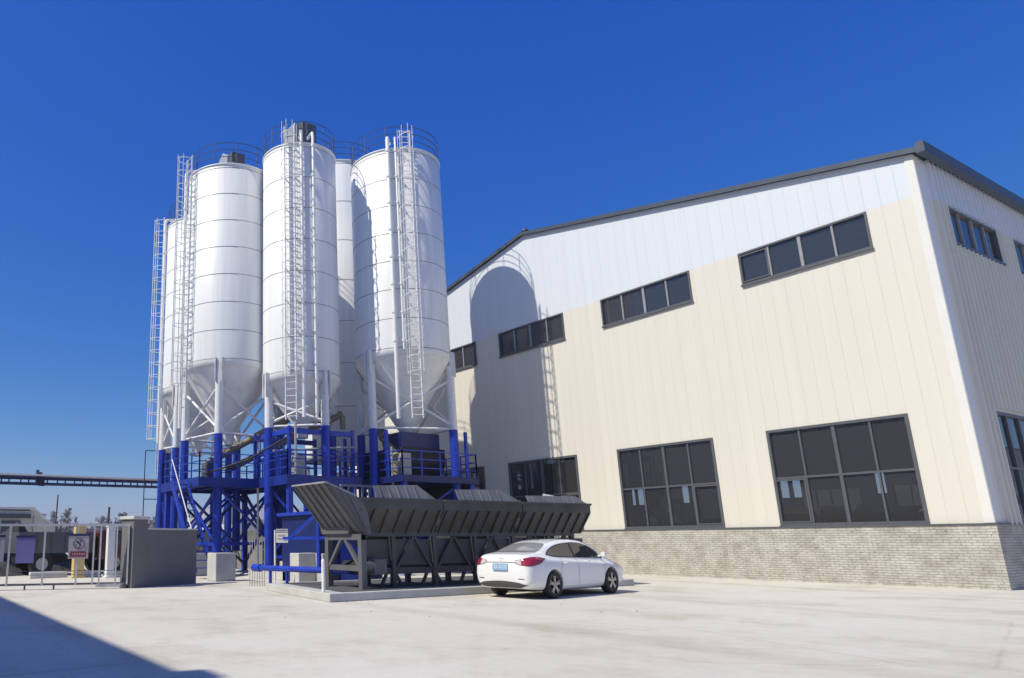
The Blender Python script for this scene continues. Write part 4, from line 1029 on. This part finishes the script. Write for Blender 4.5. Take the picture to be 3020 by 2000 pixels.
for i, (x, y, l, lab) in enumerate(((-31.3, 6.4, 1.7, 'long white kerb stone on the ground behind the gate, leftmost of three'), (-30.9, 8.0, 1.0, 'short white kerb stone on the ground behind the gate, middle of three'), (-30.4, 9.0, 1.3, 'white kerb stone behind the gate nearest the maroon lorry'))):
    b = MB(); b.prism([(x, y-l/2*.9, 0), (x+.35, y-l/2*.9, 0), (x+.15, y+l/2*.9, 0), (x-.2, y+l/2*.9, 0)], (0, 0, .24)); tag(b.build('kerb_stone', M['stone'], bevel=.03), lab, 'kerb stone', 'white kerb stones behind the gate')
b = MB(); b.prism([(-43.4, 15.0, 0), (-35.0, 24.5, 0), (-35.3, 24.8, 0), (-43.7, 15.3, 0)], (0, 0, 2.0)); tag(b.build('yard_wall', M['dconcrete']), 'long dull brown grey wall closing the yard behind the silo legs', 'wall')
# pale far shed seen between the legs
fs = thing('far_shed', 'long pale lavender shed far behind the silo legs', 'shed', (-75, 38, 0))
b = MB(); b.box(-84, -70, 33, 52, 0, 3.6); b.build('wall', M['opp'], fs)
b = MB(); b.prism([(-84.4, 32.6, 3.6), (-69.6, 32.6, 3.6), (-77, 32.6, 5.2)], (0, 19.8, 0)); b.build('roof', M['galv'], fs)
for x, y, h, r, lab in ((-68.5, 14.3, 5.6, .09, 'thin tall pole beside the ivory shed'), (-57.8, 16.1, 4.1, .13, 'thick dark pole above the gate, left of the pillar'), (-95, 33, 6.3, .08, 'faint thin pole among the far trees')):
    b = MB(); b.tube([(x, y, 0), (x+.15, y+.1, h)], [r, r*.7], 8)
    tag(b.build('utility_pole', M['trunk']), lab, 'pole')

# far trees : one hazy belt on the horizon
b = MB(); lf = MB()
for i in range(620):
    a = rad(random.uniform(48, 100)); d = random.uniform(150, 260)
    x, y = -d*math.sin(a)*1., d*math.cos(a); h = random.choice([3.5, 4, 4.5, 5, 5.5, 6, 8])*random.uniform(.8, 1.1)
    wdt = h*random.choice([.16, .4, .6])
    b.tube([(x, y, 0), (x+random.uniform(-.2, .2), y, h*.5), (x, y, h*.95)], [.16, .1, .03], 5, False)
    for k in range(150):
        f = random.random(); z = h*(.08+.9*f); rr_ = wdt*(math.sin(math.pi*min(.98, .16+f*.82)))**.8*random.random()**.5
        t_ = random.uniform(0, 6.28); px, py = x+rr_*math.cos(t_), y+rr_*math.sin(t_); s_ = random.uniform(.3, .9)
        dx, dy, dz = [random.uniform(-s_, s_) for _ in range(3)]
        lf.add([(px, py, z), (px+dx, py+dy, z+s_), (px-dy, py+dx, z+dz), ], [(0, 1, 2)])
b.cur = 1; b.add(lf.v, lf.f)
tag(b.build('distant_trees', [M['trunk'], M['leaf']]), 'belt of far bare trees along the horizon behind the gate', 'trees', kind='stuff')

# ------------------------------------------------------------------ building behind the photographer (casts the long shadow in the yard)
ob = thing('opposite_warehouse', 'grey warehouse across the yard behind the viewpoint, out of frame', 'warehouse', (-15, -14, 0))
HY, HH = -9.0, 14.0
b = MB()
oc = [-46+6*i for i in range(9)]
xs2 = sorted(set([-50, 6]+[v for c in oc for v in (c-2, c+2)]))
for a, c in zip(xs2, xs2[1:]):
    inw = any(abs((a+c)/2-q) < 2 for q in oc)
    for z0, z1 in ([(0, 1.6), (5, 9.4), (10.6, HH)] if inw else [(0, HH)]): b.quad((a, HY, z0), (c, HY, z0), (c, HY, z1), (a, HY, z1))
b.build('wall', M['opp'], ob)
b = MB(); b.quad((-50, HY, 0), (-50, -45, 0), (-50, -45, HH), (-50, HY, HH)); b.quad((6, HY, 0), (6, -45, 0), (6, -45, HH), (6, HY, HH)); b.build('gable_wall', M['opp'], ob)
b = MB(); b.prism([(-50.4, HY+.35, HH), (-50.4, -28, HH+2.5), (-50.4, -45, HH)], (56.8, 0, 0)); b.build('roof', M['roof'], ob)
for q in oc:
    for z0, z1 in ((1.6, 5), (9.4, 10.6)):
        b = MB(); b.keep = True; b.quad((q+2, HY-.05, z0), (q-2, HY-.05, z0), (q-2, HY-.05, z1), (q+2, HY-.05, z1)); wo = b.build('window', M['glass'] if z0 < 5 else M['paper'], ob)  # upper panes are pale and opaque, bright reflection put into their colour
        b = MB()
        for u in (-1.98, -1, 0, 1, 1.98): b.bar((q+u, HY-.0, z0), (q+u, HY-.0, z1), .07)
        b.build('mullion', M['frame'], wo)
b = MB(); b.box(-9.9, -9.3, HY-.2, HY+.3, HH+.05, HH+.45); b.build('roof_vent', M['roof'], ob)

# ------------------------------------------------------------------ building to the right, seen only mirrored in the long wall's windows
nb = thing('neighbour_hall', 'pale hall with red band standing opposite the long ribbed wall, out of frame', 'hall', (14, 70, 0))
b = MB(); b.box(14, 40, 60, 300, 0, 11); b.build('wall', M['opp'], nb)
b = MB(); b.box(13.9, 13.998, 60, 300, 4.8, 5.8); b.build('band', M['maroon'], nb)
b = MB(); b.prism([(13.5, 59.5, 11.003), (40.5, 59.5, 11.003), (27, 59.5, 14)], (0, 241, 0)); b.build('roof', M['roof'], nb)

# ------------------------------------------------------------------ thin ground haze of the plain
b = MB(); b.box(-330, 60, -60, 330, -1, 24.5)
hz = b.build('haze', []); hz['kind'] = 'stuff'; hz['label'] = 'thin pale haze lying over the plain'
hm = bpy.data.materials.new('thin_haze'); hm.use_nodes = True; hn = hm.node_tree.nodes
hn.remove(hn['Principled BSDF']); pv = hn.new('ShaderNodeVolumePrincipled')
pv.inputs['Density'].default_value = .0006; pv.inputs['Color'].default_value = (.86, .88, 1, 1); pv.inputs['Anisotropy'].default_value = .2
hm.node_tree.links.new(pv.outputs[0], hn['Material Output'].inputs['Volume']); hz.data.materials.append(hm)

b = MB(); rr = random.Random(5)
def pebble(x, y, z=0.):
    q = rr.uniform(.008, .025); t_ = rr.uniform(0, 3); c_, s_ = math.cos(t_)*q, math.sin(t_)*q
    b.add([(x-c_, y-s_, z-.004), (x+s_*.8, y-c_*.8, z-.004), (x+c_*1.2, y+s_*1.2, z-.004), (x-s_, y+c_, z-.004), (x+.2*q, y, z+q*.8), (x-.3*q, y+.2*q, z+q*.7)],
          [(0, 1, 4, 5), (1, 2, 4), (2, 3, 5, 4), (3, 0, 5)])
for k in range(260):
    f = rr.random()
    m_ = rr.random()
    if m_ < .4: pebble(rr.uniform(-24, -8), Y0-.12-abs(rr.gauss(0, .35)))
    elif m_ < .7: pebble(-14.98+abs(rr.gauss(0, .3)), rr.uniform(9.8, 20.5))
    elif m_ < .78: pebble(rr.uniform(-22, -9), rr.uniform(7, 14))
    else: pebble(rr.uniform(-25, -22.5), rr.uniform(7.5, 11))
tag(b.build('grit', M['dconcrete']), 'scattered grit and small stones on the yard', 'grit', kind='stuff')

for (x, y, a_, c_, h_, m_) in ((-27.0, 15.3, .7, .5, 1.1, 'galv'), (-28.6, 15.6, .5, .5, 1.5, 'blue'), (-30.2, 12.6, .6, .4, .9, 'frame'), (-25.2, 19.8, .35, .5, 1.2, 'galv')):
    b = MB(); b.box(x, x+a_, y, y+c_, ZD+.143, ZD+h_); b.box(x+.05, x+a_-.05, y-.03, y-.002, ZD+.3, ZD+h_-.1); b.build('equipment_box', M[m_], pl, bevel=.02)
for p, q, r_, m_ in (((-26.2, 15.2, ZD+.2), (-26.2, 15.2, 6.4), .06, 'galv'), ((-29.3, 15.0, .2), (-29.3, 15.0, 6.2), .05, 'white'), ((-28.9, 12.2, ZD+.3), (-26.3, 15.1, ZD+1.9), .04, 'black'), ((-25.0, 19.35, .2), (-25.0, 19.35, 5.4), .05, 'galv'), ((-27.6, 14.85, ZD+1.3), (-26.2, 18.2, ZD+1.5), .05, 'galv')):
    b = MB(); mid_ = (Vector(p)+Vector(q))/2-Vector((0, 0, .25 if m_ == 'black' else 0)); b.tube([p, mid_, q], r_, 8); b.build('pipe', M[m_], pl)
